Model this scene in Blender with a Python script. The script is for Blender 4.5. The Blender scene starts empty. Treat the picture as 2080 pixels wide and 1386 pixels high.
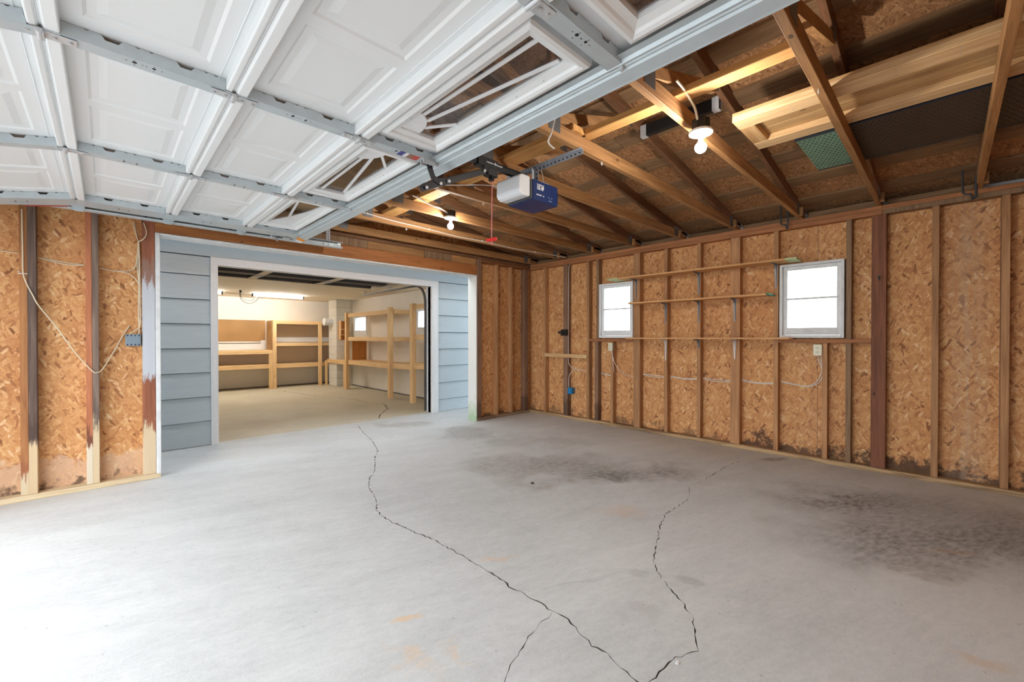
import bpy, bmesh, math, random
from mathutils import Vector, Matrix
from mathutils.geometry import delaunay_2d_cdt
random.seed(7)
S = bpy.context.scene
COL = S.collection

# ------------------------------------------------------------------ camera, world, exposure
cam = bpy.data.objects.new('camera', bpy.data.cameras.new('camera'))
COL.objects.link(cam)
cam.location = (0, 0, 1.2506)
cam.data.sensor_width = 36.0
cam.data.lens = 14.802
cam.data.clip_start = 0.02
cam.rotation_euler = (math.radians(90 - 0.4263), 0, math.radians(-44.006))
S.camera = cam

w = bpy.data.worlds.new('overcast_sky')
S.world = w
w.use_nodes = True
bg = w.node_tree.nodes['Background']
bg.inputs[0].default_value = (0.90, 0.95, 1.0, 1)
bg.inputs[1].default_value = 3.2

S.view_settings.view_transform = 'Standard'
S.view_settings.look = 'None'
S.view_settings.gamma = 1
S.view_settings.use_curve_mapping = False
S.view_settings.exposure = 0.93
BULB_STRENGTH = 380.0
TUBE_STRENGTH = 72.0
cy = S.cycles
cy.use_denoising = True
try:
    cy.denoiser = 'OPENIMAGEDENOISE'
except Exception:
    pass
cy.use_adaptive_sampling = True
cy.adaptive_threshold = 0.05
cy.max_bounces = 7
cy.diffuse_bounces = 4
cy.glossy_bounces = 4
cy.transmission_bounces = 6
cy.transparent_max_bounces = 12
cy.sample_clamp_indirect = 8
cy.caustics_reflective = False
cy.caustics_refractive = False

# ------------------------------------------------------------------ colour + materials
def lin(c):
    out = []
    for v in c:
        v = v / 255.0
        out.append(v / 12.92 if v <= 0.04045 else ((v + 0.055) / 1.055) ** 2.4)
    return (*out, 1)

class NT:
    def __init__(self, name):
        self.m = bpy.data.materials.new(name)
        self.m.use_nodes = True
        self.t = self.m.node_tree
        self.n = self.t.nodes
        self.p = self.n['Principled BSDF']
    def new(self, typ, **kw):
        n = self.n.new(typ)
        for k, v in kw.items():
            if hasattr(n, k):
                setattr(n, k, v)
            else:
                n.inputs[k].default_value = v
        return n
    def link(self, a, b):
        self.t.links.new(a, b)
    def math(self, op, a, b=None, clamp=False):
        n = self.n.new('ShaderNodeMath')
        n.operation = op
        n.use_clamp = clamp
        for i, v in enumerate((a, b)):
            if v is None:
                continue
            if isinstance(v, (int, float)):
                n.inputs[i].default_value = v
            else:
                self.link(v, n.inputs[i])
        return n.outputs[0]
    def ramp(self, fac, stops, interp='LINEAR'):
        n = self.n.new('ShaderNodeValToRGB')
        e = n.color_ramp
        e.interpolation = interp
        while len(e.elements) > 1:
            e.elements.remove(e.elements[-1])
        e.elements[0].position = stops[0][0]
        e.elements[0].color = stops[0][1]
        for p, c in stops[1:]:
            x = e.elements.new(p)
            x.color = c
        self.link(fac, n.inputs[0])
        return n.outputs[0]
    def mix(self, fac, a, b, mode='MIX'):
        n = self.n.new('ShaderNodeMix')
        n.data_type = 'RGBA'
        n.blend_type = mode
        for i, v in ((0, fac), (6, a), (7, b)):
            if isinstance(v, (int, float)):
                n.inputs[i].default_value = v
            elif isinstance(v, tuple):
                n.inputs[i].default_value = v
            else:
                self.link(v, n.inputs[i])
        return n.outputs[2]
    def mapping(self, vec, loc=(0, 0, 0), rot=(0, 0, 0), scale=(1, 1, 1), typ='POINT'):
        n = self.n.new('ShaderNodeMapping')
        n.vector_type = typ
        n.inputs[1].default_value = loc
        n.inputs[2].default_value = rot
        n.inputs[3].default_value = scale
        self.link(vec, n.inputs[0])
        return n.outputs[0]
    def noise(self, vec, scale, detail=4, rough=0.55, dist=0.0):
        n = self.n.new('ShaderNodeTexNoise')
        n.inputs['Scale'].default_value = scale
        n.inputs['Detail'].default_value = detail
        n.inputs['Roughness'].default_value = rough
        n.inputs['Distortion'].default_value = dist
        self.link(vec, n.inputs['Vector'])
        return n.outputs[0]
    def vmath(self, op, a, b):
        n = self.n.new('ShaderNodeVectorMath')
        n.operation = op
        for i, v in enumerate((a, b)):
            if isinstance(v, tuple):
                n.inputs[i].default_value = v
            elif v is not None:
                self.link(v, n.inputs[i])
        return n.outputs[1] if op == 'LENGTH' else n.outputs[0]
    def bump(self, h, strength=0.2, dist=0.01):
        n = self.n.new('ShaderNodeBump')
        n.inputs['Strength'].default_value = strength
        n.inputs['Distance'].default_value = dist
        self.link(h, n.inputs['Height'])
        self.link(n.outputs[0], self.p.inputs['Normal'])
    def objco(self, rnd=True):
        tc = self.n.new('ShaderNodeTexCoord')
        v = tc.outputs['Object']
        oi = self.n.new('ShaderNodeObjectInfo')
        self.rand = oi.outputs['Random']
        if rnd:
            c = self.n.new('ShaderNodeCombineXYZ')
            for i, k in enumerate((41.0, 67.0, 29.0)):
                self.link(self.math('MULTIPLY', self.rand, k), c.inputs[i])
            v = self.vmath('ADD', v, c.outputs[0])
        return v
    def pos(self):
        return self.n.new('ShaderNodeNewGeometry').outputs['Position']
    def sep(self, v):
        n = self.n.new('ShaderNodeSeparateXYZ')
        self.link(v, n.inputs[0])
        return n.outputs

def plain(name, rgb, rough=0.5, metal=0.0, spec=0.5, noise=0.0, nscale=30):
    t = NT(name)
    t.p.inputs['Roughness'].default_value = rough
    t.p.inputs['Metallic'].default_value = metal
    c = lin(rgb)
    if noise:
        v = t.objco()
        f = t.noise(v, nscale, 5)
        a = tuple(min(1, x * (1 + noise)) for x in c[:3]) + (1,)
        b = tuple(x * (1 - noise) for x in c[:3]) + (1,)
        t.link(t.ramp(f, [(0.3, b), (0.7, a)]), t.p.inputs['Base Color'])
        t.bump(f, 0.06, 0.003)
    else:
        t.p.inputs['Base Color'].default_value = c
    return t.m

def wood(name, light, dark, axis, rough=0.72, var=0.25, bands=(), knots=True, grain=1.0):
    t = NT(name)
    v = t.objco()
    sc = [16.0, 16.0, 16.0]
    sc[axis] = 0.9
    g = t.noise(t.mapping(v, scale=tuple(sc)), 2.6, 6, 0.62, 0.7)
    sc2 = [2.2, 2.2, 2.2]
    sc2[axis] = 0.6
    big = t.noise(t.mapping(v, scale=tuple(sc2)), 1.6, 3, 0.5)
    f = t.math('ADD', t.math('MULTIPLY', g, 0.75), t.math('MULTIPLY', big, 0.35))
    mid = tuple((a * 0.55 + b * 0.45) for a, b in zip(light, dark))
    col = t.ramp(f, [(0.36, lin(dark)), (0.52, lin(mid)), (0.66, lin(light))])
    if knots:
        sk = [7.0, 7.0, 7.0]
        sk[axis] = 3.6
        vo = t.new('ShaderNodeTexVoronoi')
        vo.inputs['Scale'].default_value = 1.0
        t.link(t.mapping(v, scale=tuple(sk)), vo.inputs['Vector'])
        k = t.math('LESS_THAN', vo.outputs['Distance'], 0.06)
        kd = tuple(x * 0.45 for x in dark)
        col = t.mix(t.math('MULTIPLY', k, 0.75), col, lin(kd))
    hs = t.n.new('ShaderNodeHueSaturation')
    val = t.math('ADD', t.math('MULTIPLY', t.rand, var), 1 - var / 2)
    t.link(val, hs.inputs['Value'])
    t.link(col, hs.inputs['Color'])
    col = hs.outputs[0]
    if bands:
        z = t.sep(t.pos())[2]
        nz = t.math('MULTIPLY', t.math('SUBTRACT', t.noise(t.mapping(v, scale=(20, 20, 3)), 2.0, 5, 0.7), 0.5), 0.5)
        zz = t.math('ADD', z, nz)
        for z0, z1, c, amt in bands:
            a = t.n.new('ShaderNodeMapRange')
            t.link(zz, a.inputs[0])
            a.inputs[1].default_value = z0 - 0.03
            a.inputs[2].default_value = z0 + 0.03
            b = t.n.new('ShaderNodeMapRange')
            t.link(zz, b.inputs[0])
            b.inputs[1].default_value = z1 - 0.03
            b.inputs[2].default_value = z1 + 0.03
            b.inputs[3].default_value = 1
            b.inputs[4].default_value = 0
            m = t.math('MULTIPLY', t.math('MULTIPLY', a.outputs[0], b.outputs[0]), amt)
            gr = t.mix(t.math('MULTIPLY', g, 0.5), lin(c), lin(tuple(x * 0.8 for x in c)))
            col = t.mix(m, col, gr)
    t.link(col, t.p.inputs['Base Color'])
    t.p.inputs['Roughness'].default_value = rough
    t.bump(g, 0.25 * grain, 0.004)
    return t.m

def osb(name, u, v_, stops, stain=None, streak=None, scale=1.2, rough=0.75):
    t = NT(name)
    o = t.objco()
    s = t.sep(o)
    c = t.n.new('ShaderNodeCombineXYZ')
    t.link(s[u], c.inputs[0])
    t.link(s[v_], c.inputs[1])
    base = c.outputs[0]
    dn = t.n.new('ShaderNodeTexNoise')
    dn.inputs['Scale'].default_value = 9
    t.link(base, dn.inputs['Vector'])
    base = t.vmath('ADD', base, t.vmath('MULTIPLY', t.vmath('SUBTRACT', dn.outputs['Color'], (0.5, 0.5, 0.5)), (0.035, 0.035, 0)))
    col = hgt = None
    for i, (ang, sx, sy) in enumerate(((0.35, 9, 30), (-0.5, 11, 34), (1.45, 10, 32), (0.95, 13, 40), (-1.1, 14, 46))):
        vo = t.new('ShaderNodeTexVoronoi')
        vo.inputs['Scale'].default_value = 1.0
        t.link(t.mapping(base, loc=(i * 0.37, i * 0.51, 0), rot=(0, 0, ang), scale=(1 / (sx * scale), 1 / (sy * scale), 1), typ='TEXTURE'), vo.inputs['Vector'])
        sp = t.n.new('ShaderNodeSeparateColor')
        t.link(vo.outputs['Color'], sp.inputs[0])
        edge = t.math('LESS_THAN', vo.outputs['Distance'], 0.62)
        ci = t.ramp(sp.outputs[0], stops)
        hi = sp.outputs[1]
        if col is None:
            col, hgt = ci, hi
        else:
            pick = t.math('MULTIPLY', t.math('GREATER_THAN', sp.outputs[2], 0.5), edge)
            col = t.mix(pick, col, ci)
            n = t.n.new('ShaderNodeMix')
            t.link(pick, n.inputs[0])
            t.link(hgt, n.inputs[2])
            t.link(hi, n.inputs[3])
            hgt = n.outputs[0]
    fine = t.noise(base, 60, 5, 0.7)
    patch = t.noise(base, 9, 5, 0.65)
    col = t.mix(0.5, col, t.ramp(fine, [(0.3, (0.33, 0.33, 0.33, 1)), (0.7, (0.70, 0.70, 0.70, 1))]), 'OVERLAY')
    col = t.mix(0.45, col, t.ramp(patch, [(0.3, (0.38, 0.36, 0.34, 1)), (0.7, (0.64, 0.64, 0.64, 1))]), 'OVERLAY')
    big = t.noise(base, 1.3, 3)
    col = t.mix(0.35, col, t.ramp(big, [(0.3, (0.4, 0.4, 0.4, 1)), (0.7, (0.62, 0.62, 0.62, 1))]), 'OVERLAY')
    p = t.sep(t.pos())
    if stain:
        for zt, y0, y1, amt, rgb in stain:
            nz = t.noise(t.pos(), 5.0, 6, 0.7)
            zz = t.math('ADD', p[2], t.math('MULTIPLY', t.math('SUBTRACT', 0.5, nz), 0.9))
            mr = t.n.new('ShaderNodeMapRange')
            t.link(zz, mr.inputs[0])
            mr.inputs[1].default_value = zt
            mr.inputs[2].default_value = zt - 0.07
            yy = p[u]
            ym = t.math('MULTIPLY', t.math('GREATER_THAN', yy, y0), t.math('LESS_THAN', yy, y1))
            m = t.math('MULTIPLY', t.math('MULTIPLY', mr.outputs[0], ym), amt)
            col = t.mix(m, col, lin(rgb))
    if streak:
        for y0, hw, amt, rgb in streak:
            nz = t.noise(t.mapping(t.pos(), scale=(1, 9, 0.6)), 3.0, 6, 0.7)
            d = t.math('ABSOLUTE', t.math('SUBTRACT', p[u], y0))
            mr = t.n.new('ShaderNodeMapRange')
            t.link(d, mr.inputs[0])
            mr.inputs[1].default_value = hw
            mr.inputs[2].default_value = 0.0
            mm = t.math('MULTIPLY', mr.outputs[0], t.math('MULTIPLY', t.math('SUBTRACT', nz, 0.35, True), 3.0), True)
            col = t.mix(t.math('MULTIPLY', mm, amt), col, lin(rgb))
    t.link(col, t.p.inputs['Base Color'])
    t.p.inputs['Roughness'].default_value = rough
    t.bump(hgt, 0.35, 0.004)
    return t.m

def concrete(name, light, dark, stains=(), speck=1.0):
    t = NT(name)
    v = t.pos()
    big = t.noise(v, 0.55, 6, 0.6, 0.4)
    mid = t.noise(t.mapping(v, rot=(0, 0, -0.3), scale=(1.0, 0.3, 1), typ='TEXTURE'), 1.6, 6, 0.65)
    fine = t.noise(v, 55, 5, 0.7)
    f = t.math('ADD', t.math('ADD', t.math('MULTIPLY', big, 0.5), t.math('MULTIPLY', mid, 0.35)), t.math('MULTIPLY', fine, 0.25 * speck))
    pits = t.new('ShaderNodeTexVoronoi')
    pits.inputs['Scale'].default_value = 16
    t.link(v, pits.inputs['Vector'])
    spc = t.n.new('ShaderNodeSeparateColor')
    t.link(pits.outputs['Color'], spc.inputs[0])
    pit = t.math('MULTIPLY', t.math('LESS_THAN', pits.outputs['Distance'], 0.10), t.math('GREATER_THAN', spc.outputs[0], 0.72))
    mot = t.noise(t.mapping(v, rot=(0, 0, -0.35), scale=(0.5, 0.22, 1), typ='TEXTURE'), 7.0, 6, 0.7)
    f = t.math('ADD', f, t.math('MULTIPLY', t.math('SUBTRACT', mot, 0.5), 0.35))
    col = t.ramp(f, [(0.40, lin(dark)), (0.66, lin(light))])
    col = t.mix(t.math('MULTIPLY', pit, 0.35), col, lin(tuple(x * 0.72 for x in dark)))
    grit = t.noise(v, 230, 2)
    col = t.mix(0.3 * speck, col, t.ramp(grit, [(0.35, (0.3, 0.3, 0.3, 1)), (0.65, (0.7, 0.7, 0.7, 1))]), 'OVERLAY')
    wn = t.n.new('ShaderNodeTexNoise')
    wn.inputs['Scale'].default_value = 2.2
    wn.inputs['Detail'].default_value = 6
    wn.inputs['Roughness'].default_value = 0.65
    t.link(v, wn.inputs['Vector'])
    for (cx, cy_, ax, ay, rot, rgb, amt, soft, wob) in stains:
        vv = t.vmath('ADD', v, t.vmath('MULTIPLY', t.vmath('SUBTRACT', wn.outputs['Color'], (0.5, 0.5, 0.5)), (wob * 1.7, wob * 1.7, 0)))
        q = t.mapping(vv, loc=(cx, cy_, 0), rot=(0, 0, math.radians(rot)), scale=(ax, ay, 1), typ='TEXTURE')
        d = t.vmath('LENGTH', q, None)
        mr = t.n.new('ShaderNodeMapRange')
        mr.interpolation_type = 'SMOOTHSTEP'
        t.link(d, mr.inputs[0])
        mr.inputs[1].default_value = 1.0
        mr.inputs[2].default_value = max(0.0, 1.0 - soft * 1.1)
        brk = t.math('MULTIPLY', t.math('SUBTRACT', mot, 0.27), 2.6, True)
        m = t.math('MULTIPLY', t.math('MULTIPLY', mr.outputs[0], brk, True), amt)
        col = t.mix(m, col, lin(rgb))
    t.link(col, t.p.inputs['Base Color'])
    t.p.inputs['Roughness'].default_value = 0.62
    hb = t.math('ADD', t.math('MULTIPLY', fine, 0.6), t.math('MULTIPLY', grit, 0.4))
    t.bump(hb, 0.18, 0.004)
    return t.m

def glass(name, tint=(0.95, 0.97, 0.98), refl=1.0):
    t = NT(name)
    t.n.remove(t.p)
    out = t.n['Material Output']
    tr = t.new('ShaderNodeBsdfTransparent')
    tr.inputs[0].default_value = (*tint, 1)
    gl = t.new('ShaderNodeBsdfGlossy')
    gl.inputs['Roughness'].default_value = 0.03
    fr = t.new('ShaderNodeFresnel')
    geo = t.new('ShaderNodeNewGeometry')
    t.link(t.math('ADD', 1.5, t.math('MULTIPLY', geo.outputs['Backfacing'], 1 / 1.5 - 1.5)), fr.inputs[0])
    mx = t.new('ShaderNodeMixShader')
    t.link(t.math('MULTIPLY', fr.outputs[0], refl), mx.inputs[0])
    t.link(tr.outputs[0], mx.inputs[1])
    t.link(gl.outputs[0], mx.inputs[2])
    t.link(mx.outputs[0], out.inputs[0])
    return t.m

def emit(name, rgb, strength):
    t = NT(name)
    t.n.remove(t.p)
    e = t.new('ShaderNodeEmission')
    e.inputs[0].default_value = (*rgb, 1)
    e.inputs[1].default_value = strength
    t.link(e.outputs[0], t.n['Material Output'].inputs[0])
    return t.m

OSBW = [(0.0, lin((140, 90, 52))), (0.05, lin((176, 120, 74))), (0.20, lin((198, 139, 86))), (0.80, lin((214, 160, 106))), (0.95, lin((221, 172, 120))), (1.0, lin((230, 192, 148)))]
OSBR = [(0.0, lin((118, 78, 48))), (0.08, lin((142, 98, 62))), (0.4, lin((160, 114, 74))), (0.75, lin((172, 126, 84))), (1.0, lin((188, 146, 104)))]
M = {}
M['osb_right'] = osb('osb_wall_right', 1, 2, OSBW,
    stain=[(0.16, -1.0, 1.65, 0.85, (62, 42, 32)), (0.08, 1.6, 5.2, 0.6, (80, 58, 44))],
    streak=[(-0.12, 0.16, 0.55, (196, 178, 156)), (1.0, 0.25, 0.25, (170, 140, 115))])
M['osb_back'] = osb('osb_wall_back', 0, 2, OSBW, stain=[(0.30, -1.2, 3.0, 0.6, (214, 182, 154)), (0.05, -1.2, 5.2, 0.8, (70, 50, 40))])
M['osb_side'] = osb('osb_wall_side', 0, 2, OSBW)
M['osb_front'] = osb('osb_wall_front', 1, 2, OSBW)
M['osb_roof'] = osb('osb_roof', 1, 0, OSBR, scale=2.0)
STUD_L, STUD_D = (190, 143, 99), (142, 99, 63)
M['stud'] = wood('stud_wood', STUD_L, STUD_D, 2, var=0.3)
M['stud_dark'] = wood('stud_wood_dark', (140, 88, 60), (98, 58, 38), 2, var=0.1)
M['stud_brown'] = wood('stud_wood_brown', (150, 116, 92), (104, 76, 58), 2, var=0.1, bands=[(-0.1, 0.28, (72, 52, 44), 0.6)])
M['stud_grey'] = wood('stud_wood_greyed', (152, 122, 92), (112, 84, 58), 2, var=0.1)
M['stud_pale'] = wood('stud_wood_pale', (205, 165, 115), (165, 120, 75), 2, var=0.1)
M['stud_lw_a'] = wood('stud_left_orange', (186, 128, 78), (140, 88, 48), 2, var=0.08, bands=[(-0.1, 0.2, (222, 205, 172), 0.95), (0.2, 0.34, (150, 84, 58), 0.6)])
M['stud_lw_b'] = wood('stud_left_dark', (116, 96, 84), (76, 58, 50), 2, var=0.08, bands=[(-0.1, 0.42, (224, 196, 156), 0.95), (0.42, 0.62, (74, 52, 44), 0.7)])
M['stud_lw_c'] = wood('stud_left_red', (196, 126, 88), (158, 92, 60), 2, var=0.08, bands=[(-0.1, 0.38, (228, 216, 192), 0.97), (0.38, 0.5, (96, 50, 34), 0.8)])
M['stud_lw_d'] = wood('stud_left_weathered', (140, 120, 106), (98, 80, 70), 2, var=0.08, bands=[(-0.1, 0.55, (224, 200, 162), 0.95), (0.5, 0.7, (90, 74, 68), 0.5)])
M['post_painted'] = wood('post_part_painted', (160, 98, 68), (118, 70, 50), 2, var=0.05, bands=[(-0.1, 0.45, (226, 204, 168), 0.95), (0.9, 1.75, (205, 212, 220), 0.95), (1.75, 1.95, (150, 128, 118), 0.6)])
M['plate'] = wood('plate_wood', (180, 122, 78), (130, 82, 48), 1, var=0.15)
M['plate_x'] = wood('plate_wood_x', (160, 104, 60), (100, 62, 34), 0, var=0.2)
M['sill_plate'] = wood('bottom_plate_weathered', (196, 164, 120), (98, 72, 52), 1, var=0.1)
M['sill_plate_r'] = wood('bottom_plate_grey', (160, 136, 108), (92, 72, 56), 0, var=0.1)
M['plate_pale'] = wood('bottom_plate_pale', (226, 208, 174), (196, 172, 134), 0, var=0.05, knots=False)
M['header'] = wood('header_beam_wood', (186, 122, 68), (140, 84, 42), 0, var=0.05)
M['truss'] = wood('truss_lumber', (180, 133, 84), (130, 90, 52), 0, var=0.3)
M['truss_dark'] = wood('truss_lumber_dark', (138, 97, 65), (96, 64, 40), 0, var=0.25)
M['brace'] = wood('brace_lumber', (222, 170, 104), (186, 130, 70), 1, var=0.1)
M['skip'] = wood('skip_board', (150, 118, 84), (108, 80, 54), 1, var=0.25)
M['pine_y'] = wood('clear_pine_y', (230, 196, 148), (196, 154, 104), 1, var=0.12)
M['pine_shaded'] = wood('pine_recess_shade', (206, 168, 116), (160, 120, 76), 1, var=0.15)  # pine darkened to put the recess shade into the board colour
M['pine_x'] = wood('clear_pine_x', (222, 184, 132), (182, 138, 88), 0, var=0.12)
M['shelfwood'] = wood('shelf_board_wood', (224, 172, 116), (190, 138, 86), 1, var=0.12)
M['shelfgreen'] = plain('green_board_paint', (184, 194, 146), 0.6, noise=0.12)
M['shelfteal'] = plain('teal_board_paint', (60, 130, 100), 0.6, noise=0.12)
M['fir_x'] = wood('far_shelf_lumber_x', (240, 204, 154), (214, 172, 118), 0, var=0.1)
M['fir_y'] = wood('far_shelf_lumber_y', (240, 204, 154), (214, 172, 118), 1, var=0.1)
M['fir_z'] = wood('far_shelf_lumber_z', (240, 204, 154), (214, 172, 118), 2, var=0.1)
M['ply'] = wood('orange_plywood', (206, 140, 72), (176, 108, 50), 2, var=0.05)
M['galv'] = plain('galvanized_steel', (196, 207, 212), 0.42, 0.3, noise=0.05, nscale=14)
M['galv_dark'] = plain('dull_zinc', (172, 177, 186), 0.5, 0.15, noise=0.1)
M['hook_steel'] = plain('dark_hook_steel', (66, 68, 72), 0.5, 0.2)
M['zinc'] = plain('bright_zinc', (206, 209, 212), 0.35, 0.35)
M['hole'] = plain('punched_hole_dark', (22, 22, 24), 0.8)
M['gusset'] = plain('truss_plate_steel', (112, 112, 112), 0.5, 0.6, noise=0.25, nscale=160)
M['door_white'] = plain('door_white_paint', (230, 233, 234), 0.38)
M['white'] = plain('white_paint', (232, 234, 236), 0.5, noise=0.03)
M['white_old'] = plain('old_white_paint', (222, 224, 224), 0.6, noise=0.1, nscale=12)
M['black'] = plain('black_steel', (26, 27, 30), 0.42)
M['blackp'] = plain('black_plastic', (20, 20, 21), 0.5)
M['motor_blue'] = plain('opener_blue_steel', (18, 44, 98), 0.38)
M['motor_dark'] = plain('opener_dark_trim', (62, 66, 70), 0.5)
M['lens'] = plain('frosted_lens', (228, 232, 236), 0.3)
M['print_white'] = plain('white_print', (232, 236, 240), 0.5)
M['red'] = plain('red_plastic', (214, 40, 36), 0.4)
M['rope'] = plain('pink_red_cord', (214, 128, 130), 0.8, noise=0.25, nscale=200)
M['cable'] = plain('cream_cable_jacket', (222, 208, 180), 0.5)
M['cable_w'] = plain('white_cable_jacket', (226, 222, 212), 0.5)
M['box_blue'] = plain('blue_plastic_box', (24, 128, 186), 0.45)
M['box_grey'] = plain('grey_steel_box', (132, 150, 164), 0.45, 0.3)
M['ivory'] = plain('ivory_plastic', (226, 222, 196), 0.4)
M['br_grey'] = plain('grey_bracket_enamel', (138, 146, 153), 0.4, 0.3)
M['br_white'] = plain('white_bracket_enamel', (228, 230, 230), 0.4)
M['orange'] = plain('orange_sticker', (236, 150, 46), 0.5)
M['label'] = plain('white_sticker', (230, 232, 236), 0.5)
M['label_blue'] = plain('blue_sticker', (60, 66, 140), 0.5)
M['label_brown'] = plain('brown_sticker', (150, 112, 92), 0.5)
M['label_red'] = plain('red_sticker', (190, 74, 60), 0.5)
M['siding_y'] = None
M['ramp_dark'] = plain('dark_steel_ramp', (58, 50, 44), 0.5, 0.2, noise=0.2, nscale=18)
M['ramp_green'] = plain('green_steel_ramp', (110, 150, 128), 0.5, 0.1, noise=0.18, nscale=18)
M['ramp_navy'] = plain('navy_steel_edge', (34, 40, 52), 0.45, 0.3)
M['cream'] = plain('cream_wall_paint', (238, 232, 222), 0.7, noise=0.03, nscale=3)
M['cream_c'] = plain('cream_ceiling_paint', (238, 230, 214), 0.8)
M['block'] = plain('painted_block', (226, 222, 212), 0.8, noise=0.06, nscale=8)
M['beige'] = plain('beige_backboard', (222, 210, 192), 0.75)
M['farbrown'] = plain('dark_brown_steel', (74, 70, 68), 0.5)
M['farbrown_l'] = plain('brown_steel_panel', (112, 106, 100), 0.5)
M['tan_metal'] = plain('tan_steel', (206, 190, 164), 0.5)
M['crack_dirt_shade'] = plain('crack_dirt_shade', (112, 104, 96), 0.95)  # crack dirt colour, with the shade inside the grooves put in
M['leaf'] = plain('dry_leaf_brown', (70, 60, 50), 0.9)
M['asphalt'] = plain('driveway_concrete', (176, 176, 174), 0.9, noise=0.1, nscale=2)
M['grass'] = plain('lawn_green', (104, 110, 88), 0.95, noise=0.2, nscale=3)
M['glass'] = glass('window_glass')
M['glass_dirty'] = glass('door_glass', (0.82, 0.82, 0.82), 1.0)
M['bulb'] = emit('bulb_glow', (1.0, 0.95, 0.88), BULB_STRENGTH)
M['tube'] = emit('tube_glow', (1.0, 0.94, 0.85), TUBE_STRENGTH)

def siding_mat():
    t = NT('blue_grey_siding')
    v = t.objco()
    g = t.noise(t.mapping(v, scale=(1.6, 18, 18)), 3.0, 6, 0.65, 0.8)
    col = t.ramp(g, [(0.3, lin((182, 195, 202))), (0.7, lin((192, 204, 210)))])
    t.link(col, t.p.inputs['Base Color'])
    t.p.inputs['Roughness'].default_value = 0.6
    t.bump(g, 0.22, 0.004)
    return t.m
M['siding'] = siding_mat()

def peg_mat():
    t = NT('pegboard_brown')
    v = t.pos()
    s = t.sep(v)
    def cell(a):
        fr = t.math('FRACT', t.math('MULTIPLY', a, 1 / 0.0254))
        return t.math('SUBTRACT', fr, 0.5)
    def d2(a, b):
        return t.math('ADD', t.math('MULTIPLY', a, a), t.math('MULTIPLY', b, b))
    h = t.math('LESS_THAN', d2(cell(t.math('ADD', s[0], s[1])), cell(s[2])), 0.05)
    n = t.noise(v, 2.5, 3)
    col = t.ramp(n, [(0.35, lin((168, 128, 80))), (0.65, lin((190, 148, 96)))])
    col = t.mix(h, col, lin((96, 66, 38)))
    t.link(col, t.p.inputs['Base Color'])
    t.p.inputs['Roughness'].default_value = 0.6
    return t.m
M['peg'] = peg_mat()

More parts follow.
